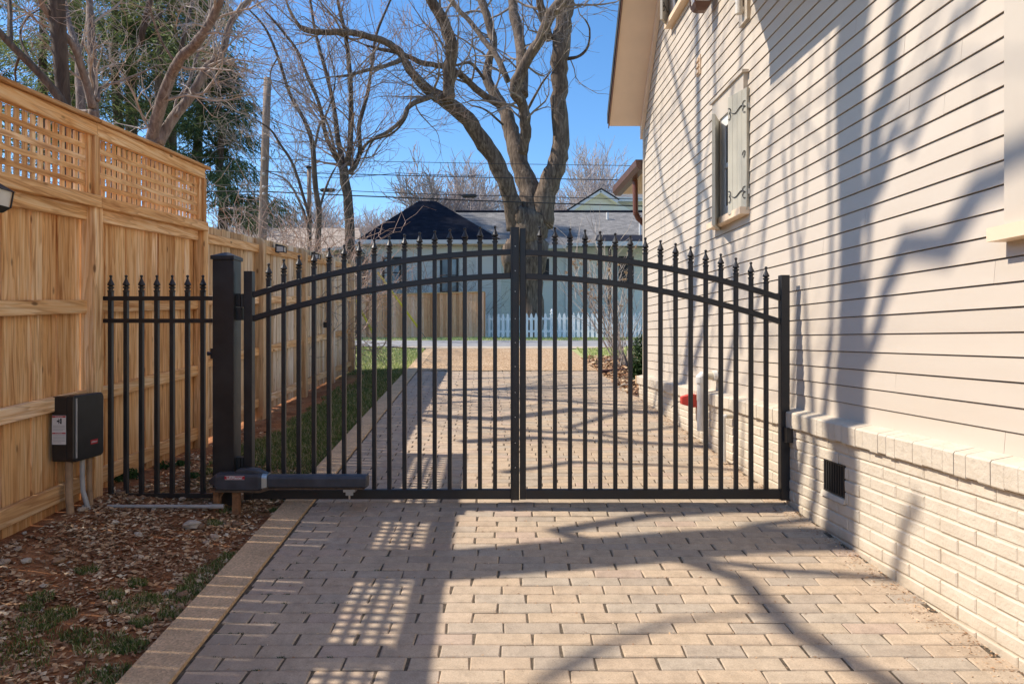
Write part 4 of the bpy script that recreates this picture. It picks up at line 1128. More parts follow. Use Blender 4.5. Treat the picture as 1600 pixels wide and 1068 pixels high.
tufts = [(20,1000,0.16),(15,1030,0.14),(60,975,0.08),(175,930,0.05),(160,1000,0.10),(165,1045,0.10),(65,940,0.05),(120,990,0.06),(200,945,0.07),(260,930,0.09),(290,920,0.08),(310,895,0.07),(265,950,0.05),(350,870,0.06),(230,930,0.06),
         (95,960,0.06),(205,1000,0.06),(190,1040,0.08),(135,895,0.05),(360,860,0.05),(50,955,0.04),(220,965,0.04),(195,1000,0.05),(350,795,0.05),(335,815,0.04),(430,790,0.03),(215,910,0.04),(300,910,0.06),(330,880,0.06)]
for (x_, y_, r_) in tufts:
    d = 1067*CH/(y_-446+0.0)*0.985
    X = (x_-800)/1067*d
    for _ in range(int(9000*r_*r_)+40*6):
        a = rng.uniform(0, 6.28); q = r_*math.sqrt(rng.random())*1.1
        x, y = X+q*math.cos(a), d+q*0.8*math.sin(a)
        if x > EDGE(y)-0.005 or x < FX(y): continue
        sp_.append((x, y, gz(x, y)-0.003))
blades('grass_tufts', 'green grass tufts in the red soil left of the concrete edging', M['grass'], sp_, 2, 0.010, 0.036, 0.004)
sp_ = []
while len(sp_) < 34000:
    q = rng.random()
    if q < 0.35: y = rng.uniform(21.02, 26.7); x = rng.uniform(-9, 7)
    elif q < 0.75: y = rng.uniform(11.6, 16.35); x = rng.uniform(-7, EDGE(y)-0.02)
    else: y = rng.uniform(12.2, 16.35); x = rng.uniform(1.45, 5.0); 
    if q >= 0.75 and x < 1.975-0.041*y+(y-15)*0.0+0.02: continue
    if y > 15.45 and -3.0 < x < 2.7 and y < 16.4: continue
    if q >= 0.75 and y < 13.5 and x < 3.5 and noise.noise(Vector((x*2, y*2, 0))) < 0.1 and y < 13.0: continue
    sp_.append((x, y, gh(x, y)-0.01))
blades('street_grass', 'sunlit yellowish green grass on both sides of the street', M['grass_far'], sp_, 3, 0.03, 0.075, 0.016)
sp_ = []                                 # moss and sprouts in the left joints
for _ in range(60):
    y = rng.uniform(2.3, 4.6); q = -1.1+abs(rng.gauss(0, 0.25))
    row_ = round((y+1.2)/PR); yy = -1.2+row_*PR
    for __ in range(14): sp_.append((q-0.041*yy+rng.uniform(-0.012, 0.012), yy+rng.uniform(-0.004, 0.004), g0(yy)-0.008))
blades('joint_sprouts', 'tiny green sprouts in the paver joints beside the edging', M['weed'], sp_, 4, 0.006, 0.014, 0.003)

def flakes(name, label, mat, pts, seed, smin, smax, asp=0.45, lift=0.004, kind='stuff', cat='leaf litter', curl=0.35):
    r = random.Random(seed); m = MB()
    for (x, y, z) in pts:
        s = r.uniform(smin, smax); w_ = s*r.uniform(asp*0.6, asp*1.3); a = r.uniform(0, 6.28)
        m.cur = r.random()
        ca, sa = math.cos(a), math.sin(a); tl = r.uniform(-0.5, 0.5)*s*0.5; tw = r.uniform(-0.5, 0.5)*w_
        def q(u, v, h): return (x+ca*u-sa*v, y+sa*u+ca*v, z+lift+max(-lift*0.5, h))
        mid = curl*s*r.random()*0.5
        n = len(m.v)
        m.v += [q(-s/2, 0, tl), q(-s*0.1, -w_/2, -tw+mid*0.3), q(s/2, 0, -tl), q(s*0.05, w_/2, tw+mid*0.3), q(0, 0, mid+0.001)]
        for k in range(4): m.face((n+k, n+(k+1) % 4, n+4))
    o = m.build(name, mat, kind=kind); o['label'] = label; o['category'] = cat; return o
pts = []
while len(pts) < 15000:
    y = 2.2+rng.random()*4.8; x = rng.uniform(FX(y), EDGE(y)-0.01)
    v = noise.noise(Vector((x*2.5, y*2.5, 4)))
    if v < rng.uniform(-0.6, 0.35): continue
    if y > 4.7 and rng.random() < (y-4.7)*0.45: continue
    pts.append((x, y, gz(x, y)))
flakes('leaf_litter', 'brown and straw leaf litter and wood chips on the red soil', M['litter'], pts, 5, 0.007, 0.048)
pts = []
for _ in range(2600):
    y = rng.uniform(1.9, 8.6); x = WALL(y, 0.08)-abs(rng.gauss(0, 0.075))
    pts.append((x, y, g0(y)+0.001))
for _ in range(2600):
    y = 1.9+rng.random()**1.6*9.3; x = rng.uniform(EDGE(y)+0.02, WALL(y, 0.1))
    row_ = round((y+1.2)/PR); yy = -1.2+row_*PR+rng.gauss(0, 0.006)
    pts.append((x, yy, g0(yy)-0.003))
flakes('driveway_debris', 'small dry leaf bits along the brick wall and in the paver joints', M['litter'], pts, 6, 0.005, 0.018, 0.3, 0.002)
pts = []
for _ in range(4200):
    y = rng.uniform(8.8, 13.3); x = 1.975-0.041*y+rng.uniform(-0.10, 1.6); pts.append((x, y, g0(y)+0.045*min(1, max(0, (x-1.9+0.041*y)*5))))
flakes('mulch_leaves', 'curled brown leaves over the mulch bed past the house corner', M['litter'], pts, 7, 0.03, 0.09, 0.6, 0.01)
# stones
proto = []
for k in range(4):
    r_ = random.Random(k); m = MB(); n = len(m.v); N1, N2 = 6, 8
    m.cur = (0.15, 0.5, 0.75, 1.0)[k]
    for i in range(N1+1):
        th = math.pi*i/N1
        for j in range(N2):
            ph = 2*math.pi*j/N2; s = 1+0.75*noise.noise(Vector((math.sin(th)*math.cos(ph)*2.1, math.sin(th)*math.sin(ph)*2.1, math.cos(th)*2.1+k*9)))
            m.v.append((0.5*s*math.sin(th)*math.cos(ph)*1.3, 0.5*s*math.sin(th)*math.sin(ph), 0.32*s*math.cos(th)))
    for i in range(N1):
        for j in range(N2): l = (j+1) % N2; m.face((i*N2+j, i*N2+l, (i+1)*N2+l, (i+1)*N2+j))
    o = m.build('stone', M['stone'])
    proto.append(o)
spots = [(95,672,0.05)]
spots = [(87,866,0.05),(75,852,0.035),(28,868,0.045),(40,884,0.05),(92,882,0.06),(66,882,0.03),(8,888,0.05),(5,905,0.035),(180,820,0.05),(215,835,0.045),(225,852,0.035),(300,820,0.10),(315,818,0.06),(335,830,0.05),(322,838,0.035),
         (355,812,0.05),(368,810,0.06),(350,806,0.04),(190,780,0.06),(205,785,0.05),(150,782,0.05),(270,790,0.04),(285,780,0.05),(240,795,0.035),(285,915,0.05),(260,912,0.03),(210,868,0.03),(60,850,0.03),(25,862,0.025),(330,790,0.03),
         (310,798,0.03),(175,795,0.03),(255,830,0.025),(68,917,0.03),(145,850,0.025),(390,795,0.025),(400,800,0.02),(100,870,0.03),(20,842,0.03),(128,806,0.05),(134,800,0.04)]
for i, (x_, y_, s) in enumerate(spots):
    d = 1067*CH/(y_-446)*0.97; X = (x_-800)/1067*d
    o = proto[i % 4] if i < 4 else proto[rng.randrange(4)].copy()
    if i >= 4: COL.objects.link(o)
    X = max(X, FX(d)-0.02); s *= 0.8
    o.location = (X, d, gz(X, d)+s*0.04); o.rotation_euler = (rng.uniform(-.3, .3), rng.uniform(-.3, .3), rng.uniform(0, 6.28)); o.scale = (s, s, s)
    tag(o, 'tan or brown stone lying in the red soil between fence and concrete edging', 'stone', 'stones in the soil')
# weeds behind the side panel
def leafball(m, c, rad, n, s, seed, flat=1.0, shell=0.5):
    r = random.Random(seed)
    for _ in range(n):
        v = Vector((r.gauss(0,1), r.gauss(0,1), r.gauss(0,1))).normalized()*(shell+(1-shell)*r.random())
        p = Vector(c)+Vector((v.x*rad[0], v.y*rad[1], v.z*rad[2]))
        a = Vector((r.gauss(0,1), r.gauss(0,1), r.gauss(0,1))).normalized(); b = a.orthogonal().normalized()
        q = s*r.uniform(0.6, 1.3); m.cur = r.random()
        m.quad(p-a*q, p-b*q*0.45, p+a*q, p+b*q*0.45)
m = MB()
for (x_, d, s) in ((190, 4.75, 0.09), (205, 4.8, 0.07), (178, 4.7, 0.06), (255, 5.1, 0.06), (300, 4.9, 0.05), (285, 5.2, 0.05)):
    X = (x_-800)/1067*d; leafball(m, (X, d, gz(X, d)+s*0.35), (s*1.3, s, s*0.6), int(2600*s), 0.014, int(x_), 1, 0.2)
o = m.build('ground_weeds', M['weed'], kind='stuff'); tag(o, 'low dark green weeds behind the black side panel', 'weeds')

# ------------------------------------------------------------------ shrubs past the corner
bw = thing('boxwood_shrub', 'dark green boxwood shrub at the far corner of the cream house', 'shrub', (1.98, 9.9, g0(9.9)))
m = MB(); c = Vector((2.02, 9.95, g0(9.9)+0.36))
for (dx, dy, dz, r_) in ((0, 0, 0, 0.30), (-0.05, 0.1, 0.18, 0.2), (0.1, -0.1, 0.12, 0.24), (-0.1, 0.0, -0.12, 0.24), (0.12, 0.05, 0.28, 0.16), (-0.15, -0.05, -0.2, 0.16)):
    leafball(m, c+Vector((dx, dy, dz)), (r_, r_, r_), 2600, 0.017, int(r_*100)+int(dx*100), 1, 0.55)
m.build('foliage', M['box_leaf'], bw)
m = MB()
for k in range(6):
    a = k; m.tube([(2.02, 9.95, g0(9.9)), (2.02+0.1*math.cos(a), 9.95+0.1*math.sin(a), g0(9.9)+0.5)], 0.008, 5)
m.build('stem', M['twig_brown'], bw)

# ------------------------------------------------------------------ trees
def dirp(r, d, ang):
    """tilt direction d by ang around a random side"""
    o = d.orthogonal().normalized(); q = d.cross(o); a = r.uniform(0, 2*math.pi)
    s = o*math.cos(a)+q*math.sin(a); return (d*math.cos(ang)+s*math.sin(ang)).normalized()
def grow(mb, r, p, d, L, rad, lev, maxlev, P):
    seg = 5 if lev < 2 else 4 if lev < maxlev else 3
    pts = [p.copy()]; rr = [rad]; tip = rad*P.get('taper', 0.45)
    for i in range(seg):
        w_ = P['wander']*(1+0.3*lev)
        d = (d+Vector((r.gauss(0, w_), r.gauss(0, w_), r.gauss(0, w_)+P['up']))).normalized()
        p = p+d*(L/seg); pts.append(p.copy()); rr.append(rad+(tip-rad)*(i+1)/seg)
    mb.cur = r.random()
    mb.tube(pts, rr, 7 if rad > 0.05 else 5 if rad > 0.015 else 3, False)
    if lev >= maxlev: return
    n = P['kids'][min(lev, len(P['kids'])-1)]
    for k in range(n):
        f = (k+0.6+r.uniform(-0.25, 0.25))/n if n > 1 else 0.8
        f = 0.25+0.75*min(1, max(0, f)); i = min(seg-1, int(f*seg)); q = pts[i].lerp(pts[i+1], f*seg-i)
        dd = (pts[i+1]-pts[i]).normalized()
        grow(mb, r, q, dirp(r, dd, r.uniform(*P['ang'])), L*r.uniform(*P['len']), max(P.get('minr', 0.003), rr[i]*r.uniform(0.45, 0.65)), lev+1, maxlev, P)
    if lev < maxlev: grow(mb, r, pts[-1], dirp(r, d, r.uniform(0.05, 0.3)), L*P['len'][1]*0.9, max(P.get('minr', 0.003), tip), lev+1, maxlev, P)

def limb_tree(name, label, cat, depth, limbs, scale, bark_m, twig_m, seed, P, off=(0,0), group=None, nside=0.9, twiglen=1.4, base=None, dj=1.0, maxlev=3, side_min=0.0, gnarl=0.0):
    """limbs: list of (points in survey px /scale+off, widths in px /scale, depth offset start, end)"""
    r = random.Random(seed)
    tm, cm = MB(), MB()
    fb = limbs[0][0][0]
    bp = px(off[0]+fb[0]/scale, off[1]+fb[1]/scale, depth)
    root = thing(name, label, cat, (bp.x, bp.y, gh(bp.x, bp.y)), group)
    for (P2, W2, d0, d1) in limbs:
        n = len(P2); raw = []; root_limb = P2 is limbs[0][0]
        for i, (a, b) in enumerate(P2):
            dd = depth+dj*(d0+(d1-d0)*i/max(1, n-1))
            raw.append(px(off[0]+a/scale, off[1]+b/scale, dd))
        rw = [W2[0]+(W2[-1]-W2[0])*i/(n-1) if len(W2) == 2 else W2[i] for i in range(n)]
        rw = [x_/scale/1067*depth/2 for x_ in rw]
        # smooth (catmull) subdivision
        pts, rr = [], []
        for i in range(n-1):
            p0 = raw[max(0, i-1)]; p1 = raw[i]; p2 = raw[i+1]; p3 = raw[min(n-1, i+2)]
            for k in range(4):
                t = k/4; t2 = t*t; t3 = t2*t
                q = 0.5*((2*p1)+(-p0+p2)*t+(2*p0-5*p1+4*p2-p3)*t2+(-p0+3*p1-3*p2+p3)*t3)
                jr = rw[i]+(rw[i+1]-rw[i])*t
                q = q+Vector((r.gauss(0, 1), r.gauss(0, 1), r.gauss(0, 1)))*jr*0.05*(1+gnarl)
                pts.append(q); rr.append(jr*(1+r.uniform(-0.04, 0.05)*(1+gnarl)))
        pts.append(raw[-1]); rr.append(rw[-1])
        tm.tube(pts, rr, 12 if rr[0] > 0.08 else 7)
        if root_limb: continue
        L = sum((pts[i+1]-pts[i]).length for i in range(len(pts)-1))
        cnt = int(L*nside); tot = len(pts)-1
        for k in range(cnt):
            f = max(side_min, r.random()); i = min(tot-1, int(f*tot)); q = pts[i]; dd = (pts[i+1]-pts[i]).normalized()
            if rr[i] > 0.28: continue
            grow(cm, r, q, dirp(r, dd, r.uniform(0.5, 1.2)), twiglen*r.uniform(0.5, 1.2), min(rr[i]*0.35, 0.035*depth/20+0.004), 1, maxlev, P)
        if not root_limb: grow(cm, r, pts[-1], (pts[-1]-pts[-2]).normalized(), twiglen*1.1, rr[-1]*0.9, 0, maxlev, P)
    # root flare down to the ground
    zg = gh(bp.x, bp.y)-0.3; w0 = limbs[0][1][0]/scale/1067*depth/2
    if bp.z > zg:
        nn = 6; tp = [Vector((bp.x, bp.y, zg+(bp.z-zg)*i/nn)) for i in range(nn)]+[bp+Vector((0, 0, 0.02))]
        tm.tube(tp, [w0*(1.25-0.25*min(1, i*1.5/nn)) for i in range(nn+1)], 12)
    tm.build('trunk', bark_m, root, smooth=True)
    cm.build('branches', twig_m, root)
    return root
PB = dict(wander=0.13, up=0.03, kids=[3, 3, 3, 2], ang=(0.4, 1.0), len=(0.45, 0.75), minr=0.008)
big = [
 ([(1150,1440),(1150,1300),(1140,1150),(1135,1000),(1140,900)], [92, 100, 128, 150, 150], 0, 0),
 ([(1085,960),(1070,850),(1020,720),(950,600),(880,500),(800,430),(740,390),(690,350),(640,290),(600,220),(540,175),(460,150),(380,135),(290,135),(200,125),(165,85)], [80,74,72,68,62,60,46,38,32,30,26,23,22,21,16,9], 0, -5),
 ([(800,420),(805,300),(815,200),(780,90),(730,0),(690,-110),(650,-260)], [46,48,46,42,40,34,24], -2, -4),
 ([(1150,930),(1140,800),(1100,680),(1070,580),(1050,500),(1020,430),(965,340),(970,250),(990,180),(960,60),(935,-20),(900,-200)], [105,95,76,68,62,52,42,36,36,38,36,24], 0, 3),
 ([(1020,440),(940,390),(850,310),(770,275),(690,262),(610,225),(520,205),(460,190)], [34,30,26,22,20,18,12,7], 0.5, -3),
 ([(1050,340),(1000,230),(960,180),(900,100),(800,-10),(700,-160)], [26,26,24,22,20,14], 0.5, 3),
 ([(1110,640),(1125,540),(1110,440),(1080,370),(1130,250),(1190,150),(1230,60),(1290,-20),(1350,-160)], [46,44,42,48,42,40,42,38,24], -0.6, -3),
 ([(1110,400),(1110,280),(1100,180),(1075,50),(1070,-80),(1090,-240)], [46,48,46,44,40,24], -0.4, 2),
 ([(1190,930),(1210,800),(1245,700),(1272,600),(1262,450),(1265,320),(1270,200),(1285,80),(1300,-40),(1320,-200)], [100,88,80,74,68,68,76,66,60,40], 0, -1),
 ([(1225,170),(1200,80),(1180,0),(1150,-120)], [34,34,30,18], -0.6, -2),
 ([(1300,245),(1350,232),(1385,190),(1390,120),(1370,80)], [14,12,9,7,5], -0.6, -3),
 ([(1130,460),(1190,350),(1228,300)], [12,9,5], -0.5, -2),
 ([(740,398),(640,440),(610,500),(540,555),(490,580),(450,660)], [20,18,15,12,9,6], -2.5, -4),
 ([(950,330),(900,265),(850,268),(800,285)], [14,13,11,6], 0, -2),
 ([(600,250),(540,275),(470,290),(400,310),(330,320)], [18,15,12,10,6], -4, -6),
 ([(1030,520),(960,460),(900,440)], [10,8,5], 0, -2),
]
bt = limb_tree('tree', 'huge bare tree with several spreading trunks behind the white picket fence', 'tree', 28.2, big, 2.667, M['bark_big'], M['twig_mid'], 2, dict(PB, kids=[3,3,2,2]), (400, 0), nside=1.3, twiglen=2.0, side_min=0.05, gnarl=0.5)
# burls of the big tree
m = MB()
for (x_, y_, s, q) in ((797,402,0.36,2.0),(813,336,0.22,1.7)):
    c = px(x_, y_, 28.0-0.35); n = len(m.v); m.cur = 0.5
    for i in range(11):
        th = math.pi*i/10
        for j in range(14):
            ph = 2*math.pi*j/14; v = Vector((math.sin(th)*math.cos(ph), math.sin(th)*math.sin(ph), math.cos(th)))
            k = 1+0.35*noise.noise(v*2.2+Vector((x_, 0, 0)))+0.15*noise.noise(v*6)
            m.v.append(tuple(c+Vector((v.x*s*k, v.y*s*k, v.z*s*q*k))))
    for i in range(10):
        for j in range(14): l = (j+1) % 14; m.face((n+i*14+j, n+i*14+l, n+i*14+14+l, n+i*14+14+j))
m.build('burl', M['bark_big'], bt, smooth=True)

PM = dict(wander=0.10, up=0.05, kids=[3, 4, 3, 2], ang=(0.25, 0.75), len=(0.5, 0.8), minr=0.008)
t2 = [
 ([(395,1120),(392,1000),(385,850),(372,760),(362,690)], [42,40,38,40,36], 0, 0),
 ([(362,700),(320,630),(290,560),(262,430),(215,320),(170,210),(110,130),(40,50)], [26,20,17,15,13,11,9,6], 0, -2),
 ([(370,700),(345,600),(325,450),(292,300),(250,150),(225,0),(200,-120)], [26,22,18,16,13,10,6], 0, 1),
 ([(378,690),(392,600),(396,420),(386,250),(368,120),(340,0),(330,-140)], [26,24,20,18,15,12,7], 0, -1),
 ([(392,720),(432,640),(430,520),(462,400),(482,280),(500,150),(560,0),(600,-100)], [24,20,18,16,13,11,9,5], 0, 2),
 ([(425,660),(470,590),(560,560),(620,500),(640,440)], [14,12,9,7,4], 0, -2),
 ([(330,640),(300,520),(240,430),(120,350),(40,330)], [12,10,8,6,4], 0, 2),
]
limb_tree('tree', 'bare slender tree rising over the low fence just left of the blue house', 'tree', 25.0, t2, 2.667, M['bark_mid'], M['twig_red'], 3, PM, (400, 0), nside=2.3, twiglen=1.7)
t3 = [
 ([(255,1120),(258,1000),(262,880),(245,760),(235,600),(200,500),(140,390),(95,250),(40,120),(-30,40)], [24,24,22,22,20,15,13,11,9,6], 0, -2),
 ([(262,870),(300,760),(330,700)], [12,9,6], 0, 1),
 ([(240,640),(265,520),(300,460),(330,330),(300,200)], [12,10,8,6,4], 0, 1),
 ([(225,1000),(205,900),(150,780),(110,740),(60,720)], [14,12,9,7,4], 0, 1),
 ([(230,930),(160,700),(100,600),(60,540),(0,500)], [14,12,10,8,5], 0, -1),
 ([(90,240),(60,300),(70,360),(120,420)], [7,6,5,3], 0, -1),
]
limb_tree('tree', 'thin bare tree between the utility pole and the slender tree', 'tree', 22.0, t3, 2.667, M['bark_mid'], M['twig_mid'], 4, PM, (400, 0), nside=2.2, twiglen=1.3)
# grey multi-stem trees close behind the wooden fence
PG = dict(wander=0.16, up=0.02, kids=[3, 4, 3, 2], ang=(0.4, 1.1), len=(0.45, 0.75), minr=0.0035)
la = [
 ([(600,760),(600,640),(608,560)], [62,62,66], 0, 0),
 ([(600,570),(630,440),(680,300),(720,230),(790,160),(850,60),(880,-30),(900,-160)], [50,44,38,36,34,30,28,16], 0, -1.0),
 ([(630,570),(690,465),(760,380),(820,270),(880,215),(912,100),(960,30),(1010,-20),(1080,-120)], [44,40,36,32,30,27,24,20,12], 0, 0.6),
 ([(700,460),(740,360),(790,200),(800,120),(830,40)], [16,14,11,9,6], 0, 0.8),
 ([(690,240),(640,160),(610,80),(590,0)], [12,10,8,5], 0, -0.5),
 ([(800,240),(870,250),(960,270),(1020,300)], [11,9,7,4], 0.3, 1),
]
limb_tree('tree', 'grey forked tree leaning right behind the end of the tall lattice fence', 'tree', 9.5, la, 2.543, M['bark_pale'], M['twig_pale'], 5, PG, (0, 0), nside=3.6, twiglen=0.85, group='grey trees behind the lattice fence')
lb = [
 ([(375,700),(372,520),(372,440)], [44,42,40], 0, 0),
 ([(372,470),(372,330),(362,160),(358,40),(350,-80)], [38,36,32,28,18], 0, 0.5),
 ([(368,430),(330,290),(290,180),(230,110),(180,40),(140,-40),(80,-140)], [34,30,27,25,22,18,10], 0, -0.8),
 ([(390,400),(400,350),(470,325),(560,290),(620,260)], [14,12,10,8,4], 0, 0.8),
]
limb_tree('tree', 'grey double stemmed tree behind the middle of the lattice fence', 'tree', 8.3, lb, 2.543, M['bark_pale'], M['twig_pale'], 6, PG, (0, 0), nside=3.6, twiglen=0.8, group='grey trees behind the lattice fence')
lc = [([(330,700),(325,560),(322,430),(315,300),(308,190),(270,80),(250,-40)], [40,38,36,32,28,22,14], 0, 0.5), ([(312,230),(340,120),(350,0)], [14,11,7], 0.3, 1)]
limb_tree('tree', 'straight grey stem just left of the double stemmed tree', 'tree', 9.6, lc, 2.543, M['bark_pale'], M['twig_pale'], 7, PG, (0, 0), nside=2.8, twiglen=0.8, group='grey trees behind the lattice fence')
ld = [([(330,640),(300,520),(235,390),(160,295),(80,215),(0,130),(-90,40)], [38,36,34,30,28,26,18], 0, -0.6), ([(40,170),(38,60),(34,-40)], [20,18,14], -0.4, 0), ([(80,215),(60,280),(65,340)], [10,8,5], -0.4, 0), ([(150,290),(80,150),(120,60),(230,10)], [10,9,7,4], 0, 0.5)]
limb_tree('tree', 'dark leaning tree crossing the upper left corner behind the lattice fence', 'tree', 7.6, ld, 2.543, M['bark_mid'], M['twig_pale'], 8, PG, (0, 0), nside=3.0, twiglen=0.8, group='grey trees behind the lattice fence')
# brush behind the low fence
def brush(seed, label, x0_, x1_, y0_, d, n, h, mat):
    r = random.Random(seed); m = MB(); P = dict(wander=0.22, up=0.0, kids=[3, 3], ang=(0.4, 1.1), len=(0.4, 0.7), minr=0.006)
    c = px((x0_+x1_)/2, y0_, d); 
    for _ in range(n):
        b = px(r.uniform(x0_, x1_), y0_, d+r.uniform(-1, 1)); b.z = gh(b.x, b.y)
        grow(m, r, b, Vector((r.gauss(0, 0.35), r.gauss(0, 0.3), 1)).normalized(), h*r.uniform(0.6, 1.1), 0.014, 0, 2, P)
    return tag(m.build('brush', mat, None), label, 'shrub', 'leafless shrubs behind the low fence')
brush(1, 'pale tangled leafless shrub behind the end of the lattice fence', 320, 420, 500, 10.5, 42, 1.75, M['twig_pale'])
brush(2, 'russet leafless shrub behind the middle of the low fence', 410, 485, 500, 12.5, 40, 1.9, M['twig_red'])
brush(3, 'tall pinkish leafless shrub behind the far half of the low fence', 460, 545, 500, 15.0, 46, 2.4, M['twig_red'])
brush(4, 'bare brown shrub behind the far brown fence under the blue house windows', 570, 740, 500, 30.3, 40, 2.2, M['twig_brown'])

# dried hydrangea-like shrub by the boxwood
hy = thing('dry_shrub', 'leafless shrub with dried tan flower heads beside the boxwood', 'shrub', (1.85, 11.7, g0(11.7)))
r = random.Random(9); m = MB(); fm = MB()
P = dict(wander=0.07, up=0.01, kids=[2, 2], ang=(0.25, 0.7), len=(0.4, 0.6), minr=0.0045)
tips = []
for _ in range(30):
    dr = Vector((r.uniform(-0.55, 0.35), r.uniform(-0.3, 0.3), 1)).normalized(); b = Vector((1.93+r.uniform(-0.12, 0.1), 11.7+r.uniform(-0.15, 0.15), g0(11.7)))
    grow(m, r, b, dr, r.uniform(0.8, 1.7), 0.011, 0, 2, P)
    for __ in range(2): tips.append(b+dr*r.uniform(1.1, 2.1)+Vector((r.gauss(0, .12), r.gauss(0, .12), r.gauss(0, .06))))
m.build('stem', M['twig_pale'], hy)
for t in tips: leafball(fm, t, (0.045, 0.045, 0.035), 26, 0.016, int(t.x*1000), 1, 0.2)
fm.build('flower_head', M['flower'], hy)

# conifers
def conifer(label, x_, ytop, ybase, d, w_, seed, mat, droop=0.5, dens=1.0, gaps=0.0):
    r = random.Random(seed); b = px(x_, 530, d); b.z = gh(b.x, b.y)
    top = px(x_, ytop, d).z; base = px(x_, ybase, d).z
    t = thing('conifer', label, 'tree', b, 'dark evergreens behind the lattice fence')
    m = MB(); n = 8; lean = r.uniform(-0.3, 0.3)
    pts = [(b.x+lean*i/n+r.gauss(0, 0.04), b.y+r.gauss(0, .04), b.z-0.2+(top-b.z)*i/n) for i in range(n+1)]
    m.tube(pts, [0.24*(1-0.85*i/n)*max(1, d/20) for i in range(n+1)], 8)
    f = MB(); H = top-base; br = MB()
    nb = int(70*dens)
    for k in range(nb):
        u = (k+r.random())/nb; z = base+H*u
        R_ = w_*(1-u)**0.7*(0.75+0.5*r.random())+0.25
        if r.random() < gaps: continue
        a = r.uniform(0, 6.28); dr = Vector((math.cos(a), math.sin(a), 0.25-u*0.1)); q = Vector((b.x+lean*u, b.y, z)); seg = 7; prev = q.copy(); bp_ = [q.copy()]
        for s in range(seg):
            dr2 = dr+Vector((r.gauss(0, 0.12), r.gauss(0, .12), -droop*s/seg)); q = q+dr2*(R_/seg); bp_.append(q.copy())
            for _ in range(int(34*dens)+8):
                e = Vector((r.gauss(0, .17), r.gauss(0, .17), r.gauss(-0.08, .13)))*(0.8+0.6*s/seg)*max(0.6, w_/2.2)
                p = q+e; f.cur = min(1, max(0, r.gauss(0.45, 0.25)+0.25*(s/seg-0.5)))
                a2 = Vector((r.gauss(0, 1)*0.7+dr.x, r.gauss(0, 1)*0.7+dr.y, -droop-r.random()*0.8)).normalized()
                b2 = a2.orthogonal().normalized(); b2 = (b2*math.cos(r.random()*6)+a2.cross(b2)*math.sin(r.random()*6)).normalized()
                L_ = r.uniform(0.12, 0.28)*max(1, d/18); f.tri(p-b2*L_*0.065, p+b2*L_*0.065, p+a2*L_)
        br.tube(bp_, [0.03*(1-0.8*i/seg) for i in range(seg+1)], 4, False)
    br.v and m
    m.build('trunk', M['bark_mid'], t, smooth=True)
    br.build('limb', M['bark_mid'], t)
    f.build('crown', mat, t)
conifer('dark feathery evergreen standing left of the utility pole', 350, 100, 345, 29, 2.4, 1, M['conifer'], 0.7, 0.85, 0.3)
conifer('dark evergreen directly behind the grey forked tree', 305, -60, 300, 30, 3.1, 2, M['conifer'], 0.6, 0.95, 0.35)
conifer('tall evergreen behind the grey double stemmed tree', 185, -160, 290, 28, 3.4, 3, M['conifer'], 0.5, 1.0, 0.35)
conifer('yellow green pine at the top left of the picture', 70, -140, 240, 26, 3.3, 4, M['pine_light'], 0.35, 0.9, 0.25)
conifer('dark evergreen at the far left edge above the lattice', -30, -160, 290, 30, 3.4, 5, M['conifer'], 0.5, 0.9, 0.4)
conifer('very tall far evergreen left of the yellow green pine', 120, -420, 200, 33, 4.2, 16, M['conifer'], 0.5, 0.9, 0.4)
conifer('very tall far evergreen behind the yellow green pine', 205, -400, 200, 32, 4.2, 17, M['conifer'], 0.5, 0.9, 0.4)
conifer('very tall far evergreen behind the grey forked tree', 270, -330, 200, 34.5, 3.8, 18, M['conifer'], 0.5, 1.0, 0.15)
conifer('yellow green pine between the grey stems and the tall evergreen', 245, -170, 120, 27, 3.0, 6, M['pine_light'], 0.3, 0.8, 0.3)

# far haze of bare trees
def fartree(x_, d, h, seed, label, mat, spread=1.0):
    h *= 1.12; r = random.Random(seed); b = px(x_, 530, d); b.z = gh(b.x, b.y)-0.2
    t = thing('tree', label, 'tree', b, 'distant bare trees')
    m, c = MB(), MB()
    tr = [b+Vector((r.gauss(0, 0.1)*i, r.gauss(0, 0.1)*i, h*0.35*i/3)) for i in range(4)]
    m.tube(tr, [0.2, 0.18, 0.16, 0.14], 7); m.build('trunk', mat, t, smooth=True)
    P = dict(wander=0.09, up=0.06, kids=[6, 5, 4, 3], ang=(0.25*spread, 0.65*spread), len=(0.5, 0.75), minr=0.020)
    for k in range(5): grow(c, r, tr[-1]-Vector((0, 0, r.uniform(0, h*0.12))), dirp(r, Vector((0, 0, 1)), r.uniform(0.1, 0.6)*spread), h*0.3*r.uniform(0.8, 1.1), 0.09, 0, 4 if k < 4 else 3, P)
    c.build('branches', mat, t)
for i, (x_, d, h, lab) in enumerate(((700, 38, 10.0, 'distant bare tree rising behind the dark hip roof'), (600, 52, 9.0, 'distant bare tree left of the dark hip roof'), (920, 50, 12.5, 'distant bare tree right of the huge tree'),
        (890, 62, 11.0, 'distant bare tree nearest the right trunk of the huge tree'), (985, 58, 13.0, 'distant bare tree beside the brown porch gutter'), (540, 58, 10.5, 'distant bare tree behind the slender tree'), (450, 55, 10.0, 'distant bare tree behind the thin tree'),
        (770, 60, 12.0, 'distant bare tree left of the trunks of the huge tree'), (380, 48, 9.0, 'distant bare tree left of the utility pole'),
        (650, 66, 11.5, 'distant bare tree straight behind the hip of the dark roof'), (835, 70, 13.0, 'distant bare tree hidden mostly by the huge trunk'), (950, 72, 13.0, 'distant bare tree above the gabled house'), (500, 68, 11.0, 'distant bare tree between the two mid street trees'))):
    fartree(x_, d, h, 40+i, lab, M['haze_twig'])

